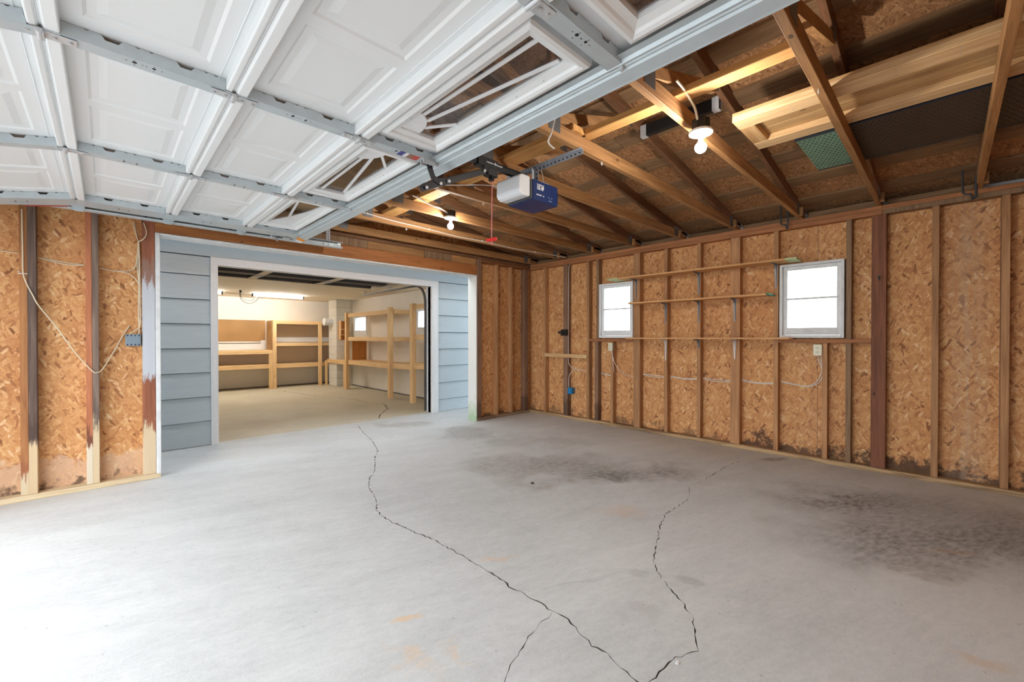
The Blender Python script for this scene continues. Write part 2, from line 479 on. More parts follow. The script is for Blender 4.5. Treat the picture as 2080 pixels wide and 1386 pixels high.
# ------------------------------------------------------------------ mesh builder
ORG = {}
STUFF = {'punched_holes', 'hinge_bolts', 'frame_screws', 'strut_bolts', 'hanger_holes', 'arm_bolts', 'knockouts', 'slots', 'nail_heads',
         'perforations', 'screws', 'terminal_vents', 'printed_marks', 'drive_belt', 'brand_lettering', 'power_lettering', 'small_lettering'}
class MB:
    def __init__(self):
        self.v = []
        self.f = []
    def add(self, vs, fs):
        b = len(self.v)
        self.v += [Vector(p) for p in vs]
        self.f += [tuple(i + b for i in f) for f in fs]
        return self
    def box(self, x0, x1, y0, y1, z0, z1):
        if x0 > x1: x0, x1 = x1, x0
        if y0 > y1: y0, y1 = y1, y0
        if z0 > z1: z0, z1 = z1, z0
        vs = [(x0, y0, z0), (x1, y0, z0), (x1, y1, z0), (x0, y1, z0), (x0, y0, z1), (x1, y0, z1), (x1, y1, z1), (x0, y1, z1)]
        return self.add(vs, [(0, 3, 2, 1), (4, 5, 6, 7), (0, 1, 5, 4), (1, 2, 6, 5), (2, 3, 7, 6), (3, 0, 4, 7)])
    def beam(self, p0, p1, w, h, up=(0, 0, 1)):
        p0, p1 = Vector(p0), Vector(p1)
        d = (p1 - p0).normalized()
        s = d.cross(Vector(up))
        if s.length < 1e-5:
            s = d.cross(Vector((1, 0, 0)))
        s.normalize()
        u = s.cross(d)
        vs = []
        for p in (p0, p1):
            for a, b in ((-1, -1), (1, -1), (1, 1), (-1, 1)):
                vs.append(p + s * (a * w / 2) + u * (b * h / 2))
        return self.add(vs, [(3, 2, 1, 0), (4, 5, 6, 7), (0, 1, 5, 4), (1, 2, 6, 5), (2, 3, 7, 6), (3, 0, 4, 7)])
    def prism(self, pts, axis, a0, a1):
        """pts: 2D outline; axis 0: (y,z) 1: (x,z) 2: (x,y)"""
        n = len(pts)
        def P(p, a):
            return {0: (a, p[0], p[1]), 1: (p[0], a, p[1]), 2: (p[0], p[1], a)}[axis]
        vs = [P(p, a0) for p in pts] + [P(p, a1) for p in pts]
        fs = [tuple(range(n - 1, -1, -1)), tuple(range(n, 2 * n))]
        for i in range(n):
            j = (i + 1) % n
            fs.append((i, j, j + n, i + n))
        return self.add(vs, fs)
    def sheet(self, prof, axis, a0, a1, t):
        """open polyline profile extruded along axis with thickness t"""
        n = len(prof)
        off = []
        for i in range(n):
            a = Vector(prof[max(0, i - 1)])
            b = Vector(prof[min(n - 1, i + 1)])
            d = (b - a).normalized()
            off.append((prof[i][0] - d.y * t, prof[i][1] + d.x * t))
        for i in range(n - 1):
            self.prism([prof[i], prof[i + 1], off[i + 1], off[i]], axis, a0, a1)
        return self
    def cyl(self, p0, p1, r0, r1=None, n=12):
        r1 = r0 if r1 is None else r1
        p0, p1 = Vector(p0), Vector(p1)
        d = (p1 - p0).normalized()
        a = d.orthogonal().normalized()
        b = d.cross(a)
        vs = []
        for p, r in ((p0, r0), (p1, r1)):
            for i in range(n):
                t = 2 * math.pi * i / n
                vs.append(p + a * (r * math.cos(t)) + b * (r * math.sin(t)))
        fs = [tuple(range(n - 1, -1, -1)), tuple(range(n, 2 * n))]
        for i in range(n):
            j = (i + 1) % n
            fs.append((i, j, j + n, i + n))
        return self.add(vs, fs)
    def lathe(self, c, prof, n=20):
        """prof: list of (r,z) about vertical axis at c"""
        c = Vector(c)
        vs, fs = [], []
        for r, z in prof:
            for i in range(n):
                t = 2 * math.pi * i / n
                vs.append(c + Vector((r * math.cos(t), r * math.sin(t), z)))
        for k in range(len(prof) - 1):
            for i in range(n):
                j = (i + 1) % n
                fs.append((k * n + i, k * n + j, (k + 1) * n + j, (k + 1) * n + i))
        fs.append(tuple(range(n - 1, -1, -1)))
        fs.append(tuple(range((len(prof) - 1) * n, len(prof) * n)))
        return self.add(vs, fs)
    def tube(self, pts, r, n=6, smooth=4):
        pts = [Vector(p) for p in pts]
        if smooth and len(pts) > 2:
            q = []
            P = [pts[0]] + pts + [pts[-1]]
            for i in range(1, len(P) - 2):
                p0, p1, p2, p3 = P[i - 1:i + 3]
                for k in range(smooth):
                    t = k / smooth
                    q.append(0.5 * ((2 * p1) + (p2 - p0) * t + (2 * p0 - 5 * p1 + 4 * p2 - p3) * t * t + (3 * p1 - p0 - 3 * p2 + p3) * t ** 3))
            q.append(pts[-1])
            pts = q
        vs, fs = [], []
        a = None
        for i, p in enumerate(pts):
            d = (pts[min(i + 1, len(pts) - 1)] - pts[max(i - 1, 0)])
            if d.length < 1e-9:
                d = Vector((0, 0, 1))
            d.normalize()
            if a is None:
                a = d.orthogonal().normalized()
            else:
                a = (a - d * a.dot(d)).normalized()
            b = d.cross(a)
            for k in range(n):
                t = 2 * math.pi * k / n
                vs.append(p + a * (r * math.cos(t)) + b * (r * math.sin(t)))
        m = len(pts)
        for i in range(m - 1):
            for k in range(n):
                j = (k + 1) % n
                fs.append((i * n + k, i * n + j, (i + 1) * n + j, (i + 1) * n + k))
        fs.append(tuple(range(n - 1, -1, -1)))
        fs.append(tuple(range((m - 1) * n, m * n)))
        return self.add(vs, fs)
    def xf(self, fn):
        self.v = [fn(p) for p in self.v]
        return self
    def build(self, name, mat, parent=None, bevel=0.0, smooth=False, recalc=True):
        c = Vector((0, 0, 0))
        if self.v:
            lo = Vector([min(p[i] for p in self.v) for i in range(3)])
            hi = Vector([max(p[i] for p in self.v) for i in range(3)])
            c = (lo + hi) / 2
        me = bpy.data.meshes.new(name)
        me.from_pydata([p - c for p in self.v], [], self.f)
        if recalc:
            bm = bmesh.new()
            bm.from_mesh(me)
            bmesh.ops.recalc_face_normals(bm, faces=bm.faces)
            bm.to_mesh(me)
            bm.free()
        me.materials.append(mat)
        if smooth:
            me.polygons.foreach_set('use_smooth', [True] * len(me.polygons))
            try:
                me.set_sharp_from_angle(angle=math.radians(40))
            except Exception:
                pass
        o = bpy.data.objects.new(name, me)
        COL.objects.link(o)
        o.location = c
        if parent is not None:
            o.parent = parent
            o.location = c - ORG[parent.name]
        ORG[o.name] = c
        if name in STUFF:
            o['kind'] = 'stuff'
        if bevel:
            b = o.modifiers.new('bevel', 'BEVEL')
            b.width = bevel
            b.segments = 1
            b.limit_method = 'ANGLE'
        return o

def tag(o, label=None, cat=None, group=None, kind=None):
    if label: o['label'] = label
    if cat: o['category'] = cat
    if group: o['group'] = group
    if kind or cat: o['kind'] = kind or 'thing'
    return o

def thing(name, label, cat, loc, group=None):
    o = bpy.data.objects.new(name, None)
    o.empty_display_size = 0.1
    COL.objects.link(o)
    o.location = loc
    ORG[o.name] = Vector(loc)
    return tag(o, label, cat, group)

def struct(o, label=None):
    o['kind'] = 'structure'
    if label: o['label'] = label
    return o

def emptypart(name, parent, loc):
    o = bpy.data.objects.new(name, None)
    COL.objects.link(o)
    o.parent = parent
    o.location = Vector(loc) - ORG[parent.name]
    ORG[o.name] = Vector(loc)
    return o

def dup(root, loc, label=None, mats=None):
    def cp(o, par):
        c = o.copy()
        COL.objects.link(c)
        if par is not None:
            c.parent = par
        for ch in o.children:
            cp(ch, c)
        return c
    r = cp(root, None)
    r.location = loc
    ORG[r.name] = Vector(loc)
    if label: r['label'] = label
    return r

def cells(us, vs, holes):
    us, vs = sorted(us), sorted(vs)
    for i in range(len(us) - 1):
        for j in range(len(vs) - 1):
            cu, cv = (us[i] + us[i + 1]) / 2, (vs[j] + vs[j + 1]) / 2
            if not any(h[0] < cu < h[1] and h[2] < cv < h[3] for h in holes):
                yield us[i], us[i + 1], vs[j], vs[j + 1]

def panel(mb, axis, a0, a1, u0, u1, v0, v1, holes=()):
    hs = [(max(h[0], u0), min(h[1], u1), max(h[2], v0), min(h[3], v1)) for h in holes]
    hs = [h for h in hs if h[0] < h[1] and h[2] < h[3]]
    us = {u0, u1} | {x for h in hs for x in h[:2]}
    vs = {v0, v1} | {x for h in hs for x in h[2:]}
    for c in cells(us, vs, hs):
        if axis == 0: mb.box(a0, a1, c[0], c[1], c[2], c[3])
        elif axis == 1: mb.box(c[0], c[1], a0, a1, c[2], c[3])
        else: mb.box(c[0], c[1], c[2], c[3], a0, a1)
    return mb

# ------------------------------------------------------------------ key dimensions
XR, YB = 5.16, 4.904          # stud faces: window wall (right), opening wall (back)
XO, YO = 5.249, 4.993         # OSB faces
XF, YS = -1.24, -0.90         # door wall and near side wall faces
PZ0, PZ1 = 2.392, 2.475       # double top plate
WL = (2.976, 3.52, 1.25, 2.025)   # far window (y0,y1,z0,z1)
WR = (0.70, 1.246, 1.25, 2.022)   # near window
YG = 5.98                     # siding face of the second garage
FX, FY, FZC = 4.70, 12.0, 2.24    # far garage right wall, end wall, ceiling

# ------------------------------------------------------------------ floors with real cracks
CA = [(2.612, 5.941), (2.429, 5.282), (2.31, 4.805), (2.176, 4.404), (2.014, 4.145), (1.816, 3.737), (1.647, 3.513), (1.568, 3.318), (1.534, 3.165), (1.468, 2.974), (1.41, 2.887), (1.394, 2.748), (1.39, 2.596), (1.412, 2.503), (1.429, 2.343), (1.453, 2.23), (1.463, 2.104), (1.463, 1.972), (1.468, 1.83), (1.47, 1.729), (1.47, 1.631), (1.456, 1.526), (1.464, 1.407), (1.467, 1.325), (1.46, 1.251), (1.472, 1.201), (1.462, 1.137), (1.436, 1.058), (1.415, 0.998), (1.422, 0.931), (1.407, 0.88), (1.379, 0.783), (1.35, 0.6), (1.31, 0.35)]
CB = [(1.455, 1.25), (1.416, 1.236), (1.356, 1.23), (1.267, 1.212), (1.204, 1.186), (1.162, 1.167), (1.105, 1.158), (1.065, 1.137), (1.038, 1.114), (0.9, 1.05)]
CC = [(4.641, 1.459), (4.359, 1.497), (4.058, 1.49), (3.709, 1.487), (3.525, 1.513), (3.358, 1.433), (3.222, 1.39), (3.034, 1.384), (2.83, 1.384), (2.616, 1.307), (2.446, 1.242), (2.274, 1.173), (2.173, 1.121), (2.076, 1.026), (2.0, 0.931), (1.946, 0.852), (1.898, 0.799), (1.828, 0.756), (1.76, 0.72), (1.698, 0.686), (1.639, 0.713), (1.556, 0.744), (1.515, 0.736), (1.452, 0.744), (1.411, 0.75)]
CD = [(1.531, 1.383), (1.601, 1.385), (1.753, 1.299), (1.838, 1.234), (1.936, 1.225), (2.017, 1.201)]
CE = [(1.3, 10.97), (1.695, 10.999), (2.211, 11.026), (2.987, 10.802), (3.131, 10.138), (3.252, 9.38), (3.505, 8.874), (3.637, 8.222), (3.654, 7.632), (3.784, 7.387), (3.578, 6.866), (3.381, 6.633), (3.207, 6.412), (3.05, 6.13)]

def crack_poly(line, w, seed, jit=0.006):
    rnd = random.Random(seed)
    pts = []
    for a, b in zip(line[:-1], line[1:]):
        a, b = Vector(a), Vector(b)
        k = max(1, int((b - a).length / 0.022))
        for i in range(k):
            t = i / k
            p = a.lerp(b, t)
            n = Vector((-(b - a).y, (b - a).x)).normalized()
            pts.append((p + n * rnd.uniform(-jit, jit), n))
    pts.append((Vector(line[-1]), pts[-1][1]))
    L, R = [], []
    m = len(pts)
    for i, (p, n) in enumerate(pts):
        ww = w * rnd.choice((0.15, 0.25, 0.4, 0.6, 0.85, 1.1)) * min(1, (i + 1) / 3, (m - i) / 3)
        ww = max(ww, 0.0006)
        L.append(p + n * ww * 0.5)
        R.append(p - n * ww * rnd.uniform(0.3, 0.7))
    return L + R[::-1]

def floor_mesh(name, rect, cracks, mat, depth=0.022, thick=0.12):
    x0, x1, y0, y1 = rect
    verts = [Vector(p) for p in ((x0, y0), (x1, y0), (x1, y1), (x0, y1))]
    faces = [[0, 1, 2, 3]]
    for c in cracks:
        b = len(verts)
        verts += c
        faces.append(list(range(b, b + len(c))))
    ov, oe, of, _, _, ofo = delaunay_2d_cdt(verts, [], faces, 1, 1e-6)
    def inside(p, poly):
        c, j = False, len(poly) - 1
        for i in range(len(poly)):
            a, b = poly[i], poly[j]
            if (a.y > p.y) != (b.y > p.y) and p.x < (b.x - a.x) * (p.y - a.y) / (b.y - a.y) + a.x:
                c = not c
            j = i
        return c
    top, crk = [], []
    for f in of:
        m = sum((ov[i] for i in f), Vector((0, 0))) / len(f)
        (crk if any(inside(m, c) for c in cracks) else top).append(f)
    mb = MB()
    mb.v = [Vector((p.x, p.y, 0)) for p in ov]
    mb.f = [tuple(f) for f in top]
    # groove walls
    n = len(ov)
    d = MB()
    d.v = [Vector((p.x, p.y, -0.0012)) for p in ov] + [Vector((p.x, p.y, -depth)) for p in ov]
    cnt = {}
    for f in crk:
        for i in range(len(f)):
            e = (f[i], f[(i + 1) % len(f)])
            cnt[e] = 1
    for (a, b) in cnt:
        if (b, a) not in cnt:
            d.f.append((a, b, b + n, a + n))
    nb = len(mb.v)
    mb.v += [Vector(p) for p in ((x0, y0, 0), (x1, y0, 0), (x1, y1, 0), (x0, y1, 0), (x0, y0, -thick), (x1, y0, -thick), (x1, y1, -thick), (x0, y1, -thick))]
    mb.f += [tuple(nb + i for i in q) for q in ((4, 7, 6, 5), (0, 1, 5, 4), (1, 2, 6, 5), (2, 3, 7, 6), (3, 0, 4, 7))]
    o = struct(mb.build(name, mat, recalc=False))
    d.f += [tuple(i + n for i in f) for f in crk]
    d.build('crack_bed', M['crack_dirt_shade'], o, recalc=False)
    return o

STAINS = [
    (3.08, 5.45, 0.50, 0.28, -44, (140, 136, 128), 0.6, 0.45, 0.5),
    (3.42, 4.42, 0.34, 0.50, -44, (132, 126, 117), 0.6, 0.5, 0.6),
    (3.39, 3.80, 0.28, 0.36, -44, (128, 148, 126), 0.45, 0.8, 0.5),
    (3.10, 2.70, 1.10, 0.66, -44, (118, 108, 100), 0.85, 0.8, 0.9),
    (3.30, 2.12, 0.34, 0.25, -44, (84, 76, 70), 0.9, 0.7, 0.4),
    (3.75, 1.80, 0.60, 0.34, -44, (106, 96, 88), 0.85, 0.8, 0.6),
    (3.9, 3.4, 0.9, 0.6, -44, (140, 136, 130), 0.6, 0.9, 0.9),
    (4.10, 0.55, 0.80, 0.46, -50, (80, 66, 56), 0.95, 0.85, 0.7),
    (3.60, 0.10, 1.15, 0.55, -50, (100, 93, 88), 0.85, 0.7, 0.7),
    (4.4, -0.35, 0.9, 0.7, -44, (108, 100, 94), 0.7, 0.8, 0.8),
    (3.15, 0.06, 0.26, 0.18, -44, (134, 122, 104), 0.6, 0.5, 0.3),
    (2.15, 0.955, 0.10, 0.055, -44, (150, 152, 154), 0.55, 0.5, 0.2),
    (2.02, 1.15, 0.09, 0.05, -44, (158, 159, 160), 0.5, 0.5, 0.2),
    (2.62, 1.63, 0.28, 0.12, -30, (214, 176, 140), 0.55, 0.9, 0.5),
    (1.63, 1.73, 0.15, 0.05, -44, (222, 182, 140), 0.55, 0.8, 0.3),
    (0.945, 1.69, 0.06, 0.028, -20, (232, 184, 116), 0.8, 0.7, 0.15),
    (0.86, 1.42, 0.20, 0.045, -70, (226, 186, 140), 0.55, 0.9, 0.3),
    (0.97, 1.36, 0.14, 0.035, -75, (226, 186, 140), 0.45, 0.9, 0.3),
    (4.945, 1.25, 0.17, 0.09, -44, (104, 96, 86), 0.8, 0.4, 0.2),
    (1.75, 0.98, 0.16, 0.09, -44, (172, 172, 172), 0.6, 0.7, 0.3),
    (2.43, -0.10, 0.10, 0.09, -44, (208, 168, 116), 0.55, 0.8, 0.3),
    (3.55, -0.02, 0.28, 0.05, -50, (196, 156, 112), 0.5, 0.8, 0.3),
    (0.9, 5.2, 0.9, 0.35, 0, (190, 186, 178), 0.4, 0.9, 0.5),
]
MFLOOR = concrete('garage_concrete', (214, 217, 217), (188, 191, 191), STAINS)
MFLOOR2 = concrete('far_garage_concrete', (212, 204, 184), (190, 180, 156), [(1.6, 7.0, 1.2, 0.4, 20, (170, 150, 116), 0.5, 0.9, 0.6), (2.5, 9.0, 1.4, 0.4, 10, (188, 168, 132), 0.5, 0.9, 0.6)])
floor_mesh('floor', (XF - 0.15, 5.75, YS - 0.1, 6.06), [crack_poly(CA, 0.0085, 1, 0.008), crack_poly(CB, 0.005, 2, 0.006), crack_poly(CC, 0.0065, 3, 0.008), crack_poly(CD, 0.0016, 4, 0.006)], MFLOOR)
floor_mesh('floor', (-1.6, FX + 0.1, 6.06, FY + 0.1), [crack_poly(CE, 0.022, 5, 0.012)], MFLOOR2)
struct(MB().box(-30, XF - 0.15, -25, 30, -0.2, -0.02).build('driveway', M['asphalt']))
struct(MB().box(5.75, 40, -25, 30, -0.3, -0.12).build('lawn', M['grass']))

# ------------------------------------------------------------------ window wall (right)
wr = struct(panel(MB(), 0, XO + 0.012, XO + 0.03, YS - 0.1, YO + 0.1, -0.1, 2.52, [WL, WR]).build('wall_right', M['siding']))
ys = [YS, -0.295, 0.925, 2.145, 3.365, YO]
for a, b in zip(ys[:-1], ys[1:]):
    panel(MB(), 0, XO, XO + 0.0115, a + 0.0015, b - 0.0015, 0.0, PZ1, [WL, WR]).build('osb_panel', M['osb_right'], wr)
MB().box(XR - 0.012, XO - 0.001, YS, YB, 0.0, 0.042).build('bottom_plate', M['sill_plate'], wr, 0.003)
MB().box(XR, XO - 0.001, 0.43, YB, PZ0 + 0.042, PZ1).build('top_plate', M['plate'], wr, 0.002)
MB().box(XR, XO - 0.001, YS, 0.43, PZ0 + 0.042, PZ1).build('top_plate', M['plate'], wr, 0.002)
MB().box(XR - 0.004, XO - 0.001, YS, 0.425, PZ0, PZ0 + 0.041).build('top_plate', M['stud_grey'], wr, 0.002)
MB().box(XR, XO - 0.001, 0.428, YB, PZ0, PZ0 + 0.041).build('top_plate', M['plate'], wr, 0.002)
def rstud(yf, wd, mat, z0=0.043, z1=PZ0 - 0.001, dx=0.0):
    # yf: edge farther from the opening wall seen on the right of the stud face is yf-wd
    MB().box(XR + dx, XO - 0.001, yf - wd, yf, z0, z1).build('stud', mat, wr, 0.002)
ZS0, ZS1 = 1.198, 1.238
rstud(-0.296, 0.045, M['stud'])
rstud(0.100, 0.045, M['stud'])
rstud(0.500, 0.105, M['stud_dark'], dx=-0.004)
rstud(0.688, 0.042, M['stud_grey'], z1=ZS0 - 0.001)
rstud(0.688, 0.042, M['stud_grey'], z0=ZS1 + 0.001)
rstud(0.873, 0.042, M['stud'], z1=ZS0 - 0.001)
rstud(1.300, 0.042, M['stud'])
rstud(1.735, 0.100, M['stud'])
rstud(2.115, 0.042, M['stud'])
rstud(2.530, 0.042, M['stud'])
rstud(2.968, 0.095, M['stud'])
rstud(3.330, 0.042, M['stud'], z1=ZS0 - 0.001)
rstud(3.570, 0.042, M['stud_grey'], z0=ZS1 + 0.001)
rstud(3.595, 0.055, M['stud_brown'], z1=ZS0 - 0.001)
rstud(3.740, 0.042, M['stud'])
rstud(4.185, 0.085, M['stud_brown'])
rstud(4.600, 0.042, M['stud'])
MB().box(XR, XO - 0.001, 0.5005, 1.2575, ZS0, ZS1).build('sill_plate', M['plate'], wr, 0.002)
MB().box(XR, XO - 0.001, 2.97, 3.697, ZS0, ZS1).build('sill_plate', M['plate'], wr, 0.002)

def window(name, W, dirty):
    y0, y1, z0, z1 = W
    mb = MB()
    t = 0.026
    xa, xb = XR - 0.008, XO + 0.035
    mb.box(xa, xb, y0, y0 + t, z0, z1).box(xa, xb, y1 - t, y1, z0, z1)
    mb.box(xa, xb, y0 + t, y1 - t, z1 - t, z1).box(xa - 0.004, xb, y0 + t, y1 - t, z0, z0 + 0.03)
    o = struct(mb.build(name, M['white_old'] if dirty else M['white'], None, 0.002))
    a, b, c, d = y0 + t + 0.001, y1 - t - 0.001, z0 + 0.031, z1 - t - 0.001
    s, x0, x1 = 0.036, XR + 0.022, XR + 0.055
    sb = 0.075
    m2 = MB().box(x0, x1, a, a + s, c, d).box(x0, x1, b - s, b, c, d)
    m2.box(x0, x1, a + s, b - s, d - s, d).box(x0, x1, a + s, b - s, c, c + sb)
    m2.build('sash', M['white_old'] if dirty else M['white'], o, 0.003)
    zm = (c + sb + d - s) / 2
    MB().box(x0 + 0.004, x1 - 0.004, a + s, b - s, zm - 0.009, zm + 0.009).build('muntin', M['white_old'], o, 0.002)
    for q0, q1 in ((c + sb, zm - 0.009), (zm + 0.009, d - s)):
        MB().box(x0 + 0.014, x0 + 0.018, a + s, b - s, q0, q1).build('pane', M['glass'], o)
    if dirty:
        for k in range(3):
            MB().box(x0 - 0.003, x0 - 0.0002, a + s, b - s, c + 0.012 + 0.02 * k, c + 0.022 + 0.02 * k).build('sash_bead', M['white_old'], o, 0.002)
    return o
window('window_1', WL, False)
window('window_2', WR, True)

# ------------------------------------------------------------------ opening wall (back)
OX0, OX1, OZ = 0.355, 3.985, 2.172
wb = struct(panel(MB(), 1, YO + 0.012, YO + 0.03, XF - 0.1, XO + 0.012, -0.1, 2.52, [(OX0 - 0.02, OX1 + 0.02, -0.2, OZ + 0.02)]).build('wall_back', M['siding']))
for a, b in ((XF, -0.45), (-0.45, -0.10), (-0.10, 0.27), (0.27, 1.5), (1.5, 2.7), (2.7, 3.99), (3.99, XO)):
    hol = [(OX0 - 0.02, OX1 + 0.02, -0.2, OZ + 0.02)]
    panel(MB(), 1, YO, YO + 0.0115, a + 0.001, b - 0.001, 0.0, PZ1 + 0.035, hol).build('osb_panel', M['osb_back'], wb)
def bstud(x0, x1, mat, z0=0.043, z1=PZ1 - 0.04, dy=0.0):
    if x0 > 4.05:
        z1 = PZ0 - 0.001
    MB().box(x0, x1, YB + dy, YO - 0.001, z0, z1).build('stud', mat, wb, 0.002)
bstud(-0.885, -0.845, M['stud'])
bstud(-0.470, -0.428, M['stud_lw_a'], dy=0.01)
bstud(-0.4275, -0.382, M['stud_lw_b'], dy=-0.004)
bstud(-0.115, -0.078, M['stud_lw_c'], dy=0.008)
bstud(-0.0775, -0.038, M['stud_lw_d'])
bstud(0.236, 0.321, M['post_painted'], dy=-0.002)
bstud(4.003, 4.092, M['stud_brown'], dy=-0.002)
bstud(4.400, 4.440, M['stud'])
bstud(4.710, 4.752, M['stud'])
bstud(5.03, 5.118, M['stud_brown'])
MB().box(XF, 0.352, YB - 0.012, YO - 0.001, 0, 0.042).build('bottom_plate', M['plate_pale'], wb, 0.003)
MB().box(4.003, XR - 0.014, YB - 0.012, YO - 0.001, 0, 0.042).build('bottom_plate', M['sill_plate_r'], wb, 0.004)
MB().box(XF, XR - 0.006, YB, YO - 0.001, PZ1 - 0.039, PZ1).build('top_plate', M['truss_dark'], wb, 0.002)
MB().box(4.094, 5.158, YB, YO - 0.001, PZ0, PZ1 - 0.04).build('top_plate', M['plate_x'], wb, 0.002)
MB().box(0.322, 4.001, YB - 0.003, YO - 0.001, OZ + 0.018, 2.335).build('header_beam', M['header'], wb, 0.003)
for a, b, m in ((0.33, 1.5, 'truss'), (1.505, 2.3, 'stud_grey'), (2.305, 3.1, 'truss'), (3.105, 3.55, 'stud_grey'), (3.555, 3.998, 'truss')):
    MB().box(a, b, YB + 0.012 * random.random() + 0.004, YO - 0.001, 2.337, PZ1 - 0.041).build('filler_block', M[m], wb, 0.002)
t1 = struct(MB().box(OX0 - 0.032, OX0 + 0.001, YB - 0.01, 5.09, 0.0, OZ + 0.017).build('trim_1', M['white_old'], None, 0.003))
def green_jamb():
    t = NT('white_jamb_green_stain')
    v = t.pos()
    z = t.sep(v)[2]
    n = t.noise(v, 9, 5)
    m = t.n.new('ShaderNodeMapRange')
    t.link(t.math('ADD', z, t.math('MULTIPLY', t.math('SUBTRACT', n, 0.5), 0.5)), m.inputs[0])
    m.inputs[1].default_value = 0.34
    m.inputs[2].default_value = 0.05
    col = t.mix(t.math('MULTIPLY', m.outputs[0], 0.8), lin((226, 226, 222)), lin((150, 182, 136)))
    t.link(col, t.p.inputs['Base Color'])
    return t.m
t2 = struct(MB().box(OX1 - 0.001, OX1 + 0.017, YB - 0.01, 5.09, 0.0, OZ + 0.017).build('trim_2', green_jamb(), None, 0.003))
t3 = struct(MB().box(OX0 + 0.0015, OX1 - 0.0015, YB - 0.01, 5.09, OZ, OZ + 0.017).build('trim_3', M['white_old'], None, 0.003))

# ------------------------------------------------------------------ door wall (front, behind the camera) and near side wall
DY0, DY1 = -0.42, 4.58
wf = struct(panel(MB(), 0, XF - 0.1, XF, YS - 0.1, YO + 0.1, -0.1, 2.52, [(DY0, DY1, -0.2, 2.13)]).build('wall_front', M['osb_front']))
MB().box(XF + 0.0, XF + 0.05, DY0 - 0.1, DY1 + 0.1, 2.14, 2.40).build('header_beam', M['plate'], wf, 0.003)
ws = struct(MB().box(XF - 0.1, XO + 0.03, YS - 0.1, YS - 0.001, -0.1, 2.52).build('wall_left', M['osb_side']))
for k in range(15):
    x = XF + 0.2 + 0.4064 * k
    MB().box(x, x + 0.038, YS, YS + 0.089, 0.043, PZ0).build('stud', M['stud'], ws, 0.002)
MB().box(XF, XR - 0.02, YS, YS + 0.089, 0, 0.042).build('bottom_plate', M['plate_x'], ws, 0.002)
MB().box(XF, XR - 0.02, YS, YS + 0.089, PZ0, PZ1).build('top_plate', M['plate_x'], ws, 0.002)

# ------------------------------------------------------------------ roof
RX, SL = 1.96, 0.170
def zu(x):                      # top of rafters
    return 2.590 + SL * (5.16 - x) if x >= RX else 2.590 + SL * (5.16 - (2 * RX - x))
EX = 5.50
LX = 2 * RX - EX
mb = MB()
for xa, xb in ((RX, EX), (RX, LX)):
    za, zb = zu(xa) + 0.034, zu(xb) + 0.034
    y0, y1 = YS - 0.35, YO + 0.20
    vs = [(xa, y0, za), (xb, y0, zb), (xb, y1, zb), (xa, y1, za)]
    vs += [(p[0], p[1], p[2] + 0.02) for p in vs]
    mb.add(vs, [(0, 3, 2, 1), (4, 5, 6, 7), (0, 1, 5, 4), (1, 2, 6, 5), (2, 3, 7, 6), (3, 0, 4, 7)])
roof = struct(mb.build('ceiling', M['farbrown']))
def slab(xa, xb, y0, y1, dz0, dz1):
    vs = []
    for dz in (dz0, dz1):
        vs += [(xa, y0, zu(xa) + dz), (xb, y0, zu(xb) + dz), (xb, y1, zu(xb) + dz), (xa, y1, zu(xa) + dz)]
    return MB().add(vs, [(0, 3, 2, 1), (4, 5, 6, 7), (0, 1, 5, 4), (1, 2, 6, 5), (2, 3, 7, 6), (3, 0, 4, 7)])
TY = [-0.19, 0.43, 1.04, 1.66, 2.28, 2.90, 3.55, 4.18, 4.80]
yb = [YS - 0.3, 0.45, 2.90, YO + 0.18]
for k in range(3):
    for xa, xb in ((RX + 0.004, 2.78), (2.784, 4.0), (4.004, 5.46), (LX + 0.04, 0.72), (0.724, RX - 0.004)):
        off = 1.2 if xa > 2.7 and xa < 4 else 0.0
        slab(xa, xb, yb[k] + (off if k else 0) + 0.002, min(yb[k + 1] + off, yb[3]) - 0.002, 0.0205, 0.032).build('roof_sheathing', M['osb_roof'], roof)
for c in [2.22, 2.74, 3.2, 3.66, 4.13, 4.59, 5.05]:
    hw = random.uniform(0.072, 0.088)
    slab(c - hw, c + hw, YS - 0.2, 1.98, 0.0005, 0.0195).build('skip_board', M['skip'], roof)
    slab(c - hw + 0.008, c + hw + 0.004, 1.984, YO + 0.16, 0.0005, 0.0195).build('skip_board', M['skip'], roof)
    cc = 2 * RX - c
    slab(cc - hw, cc + hw, YS - 0.2, YO + 0.16, 0.0005, 0.0195).build('skip_board', M['skip'], roof)

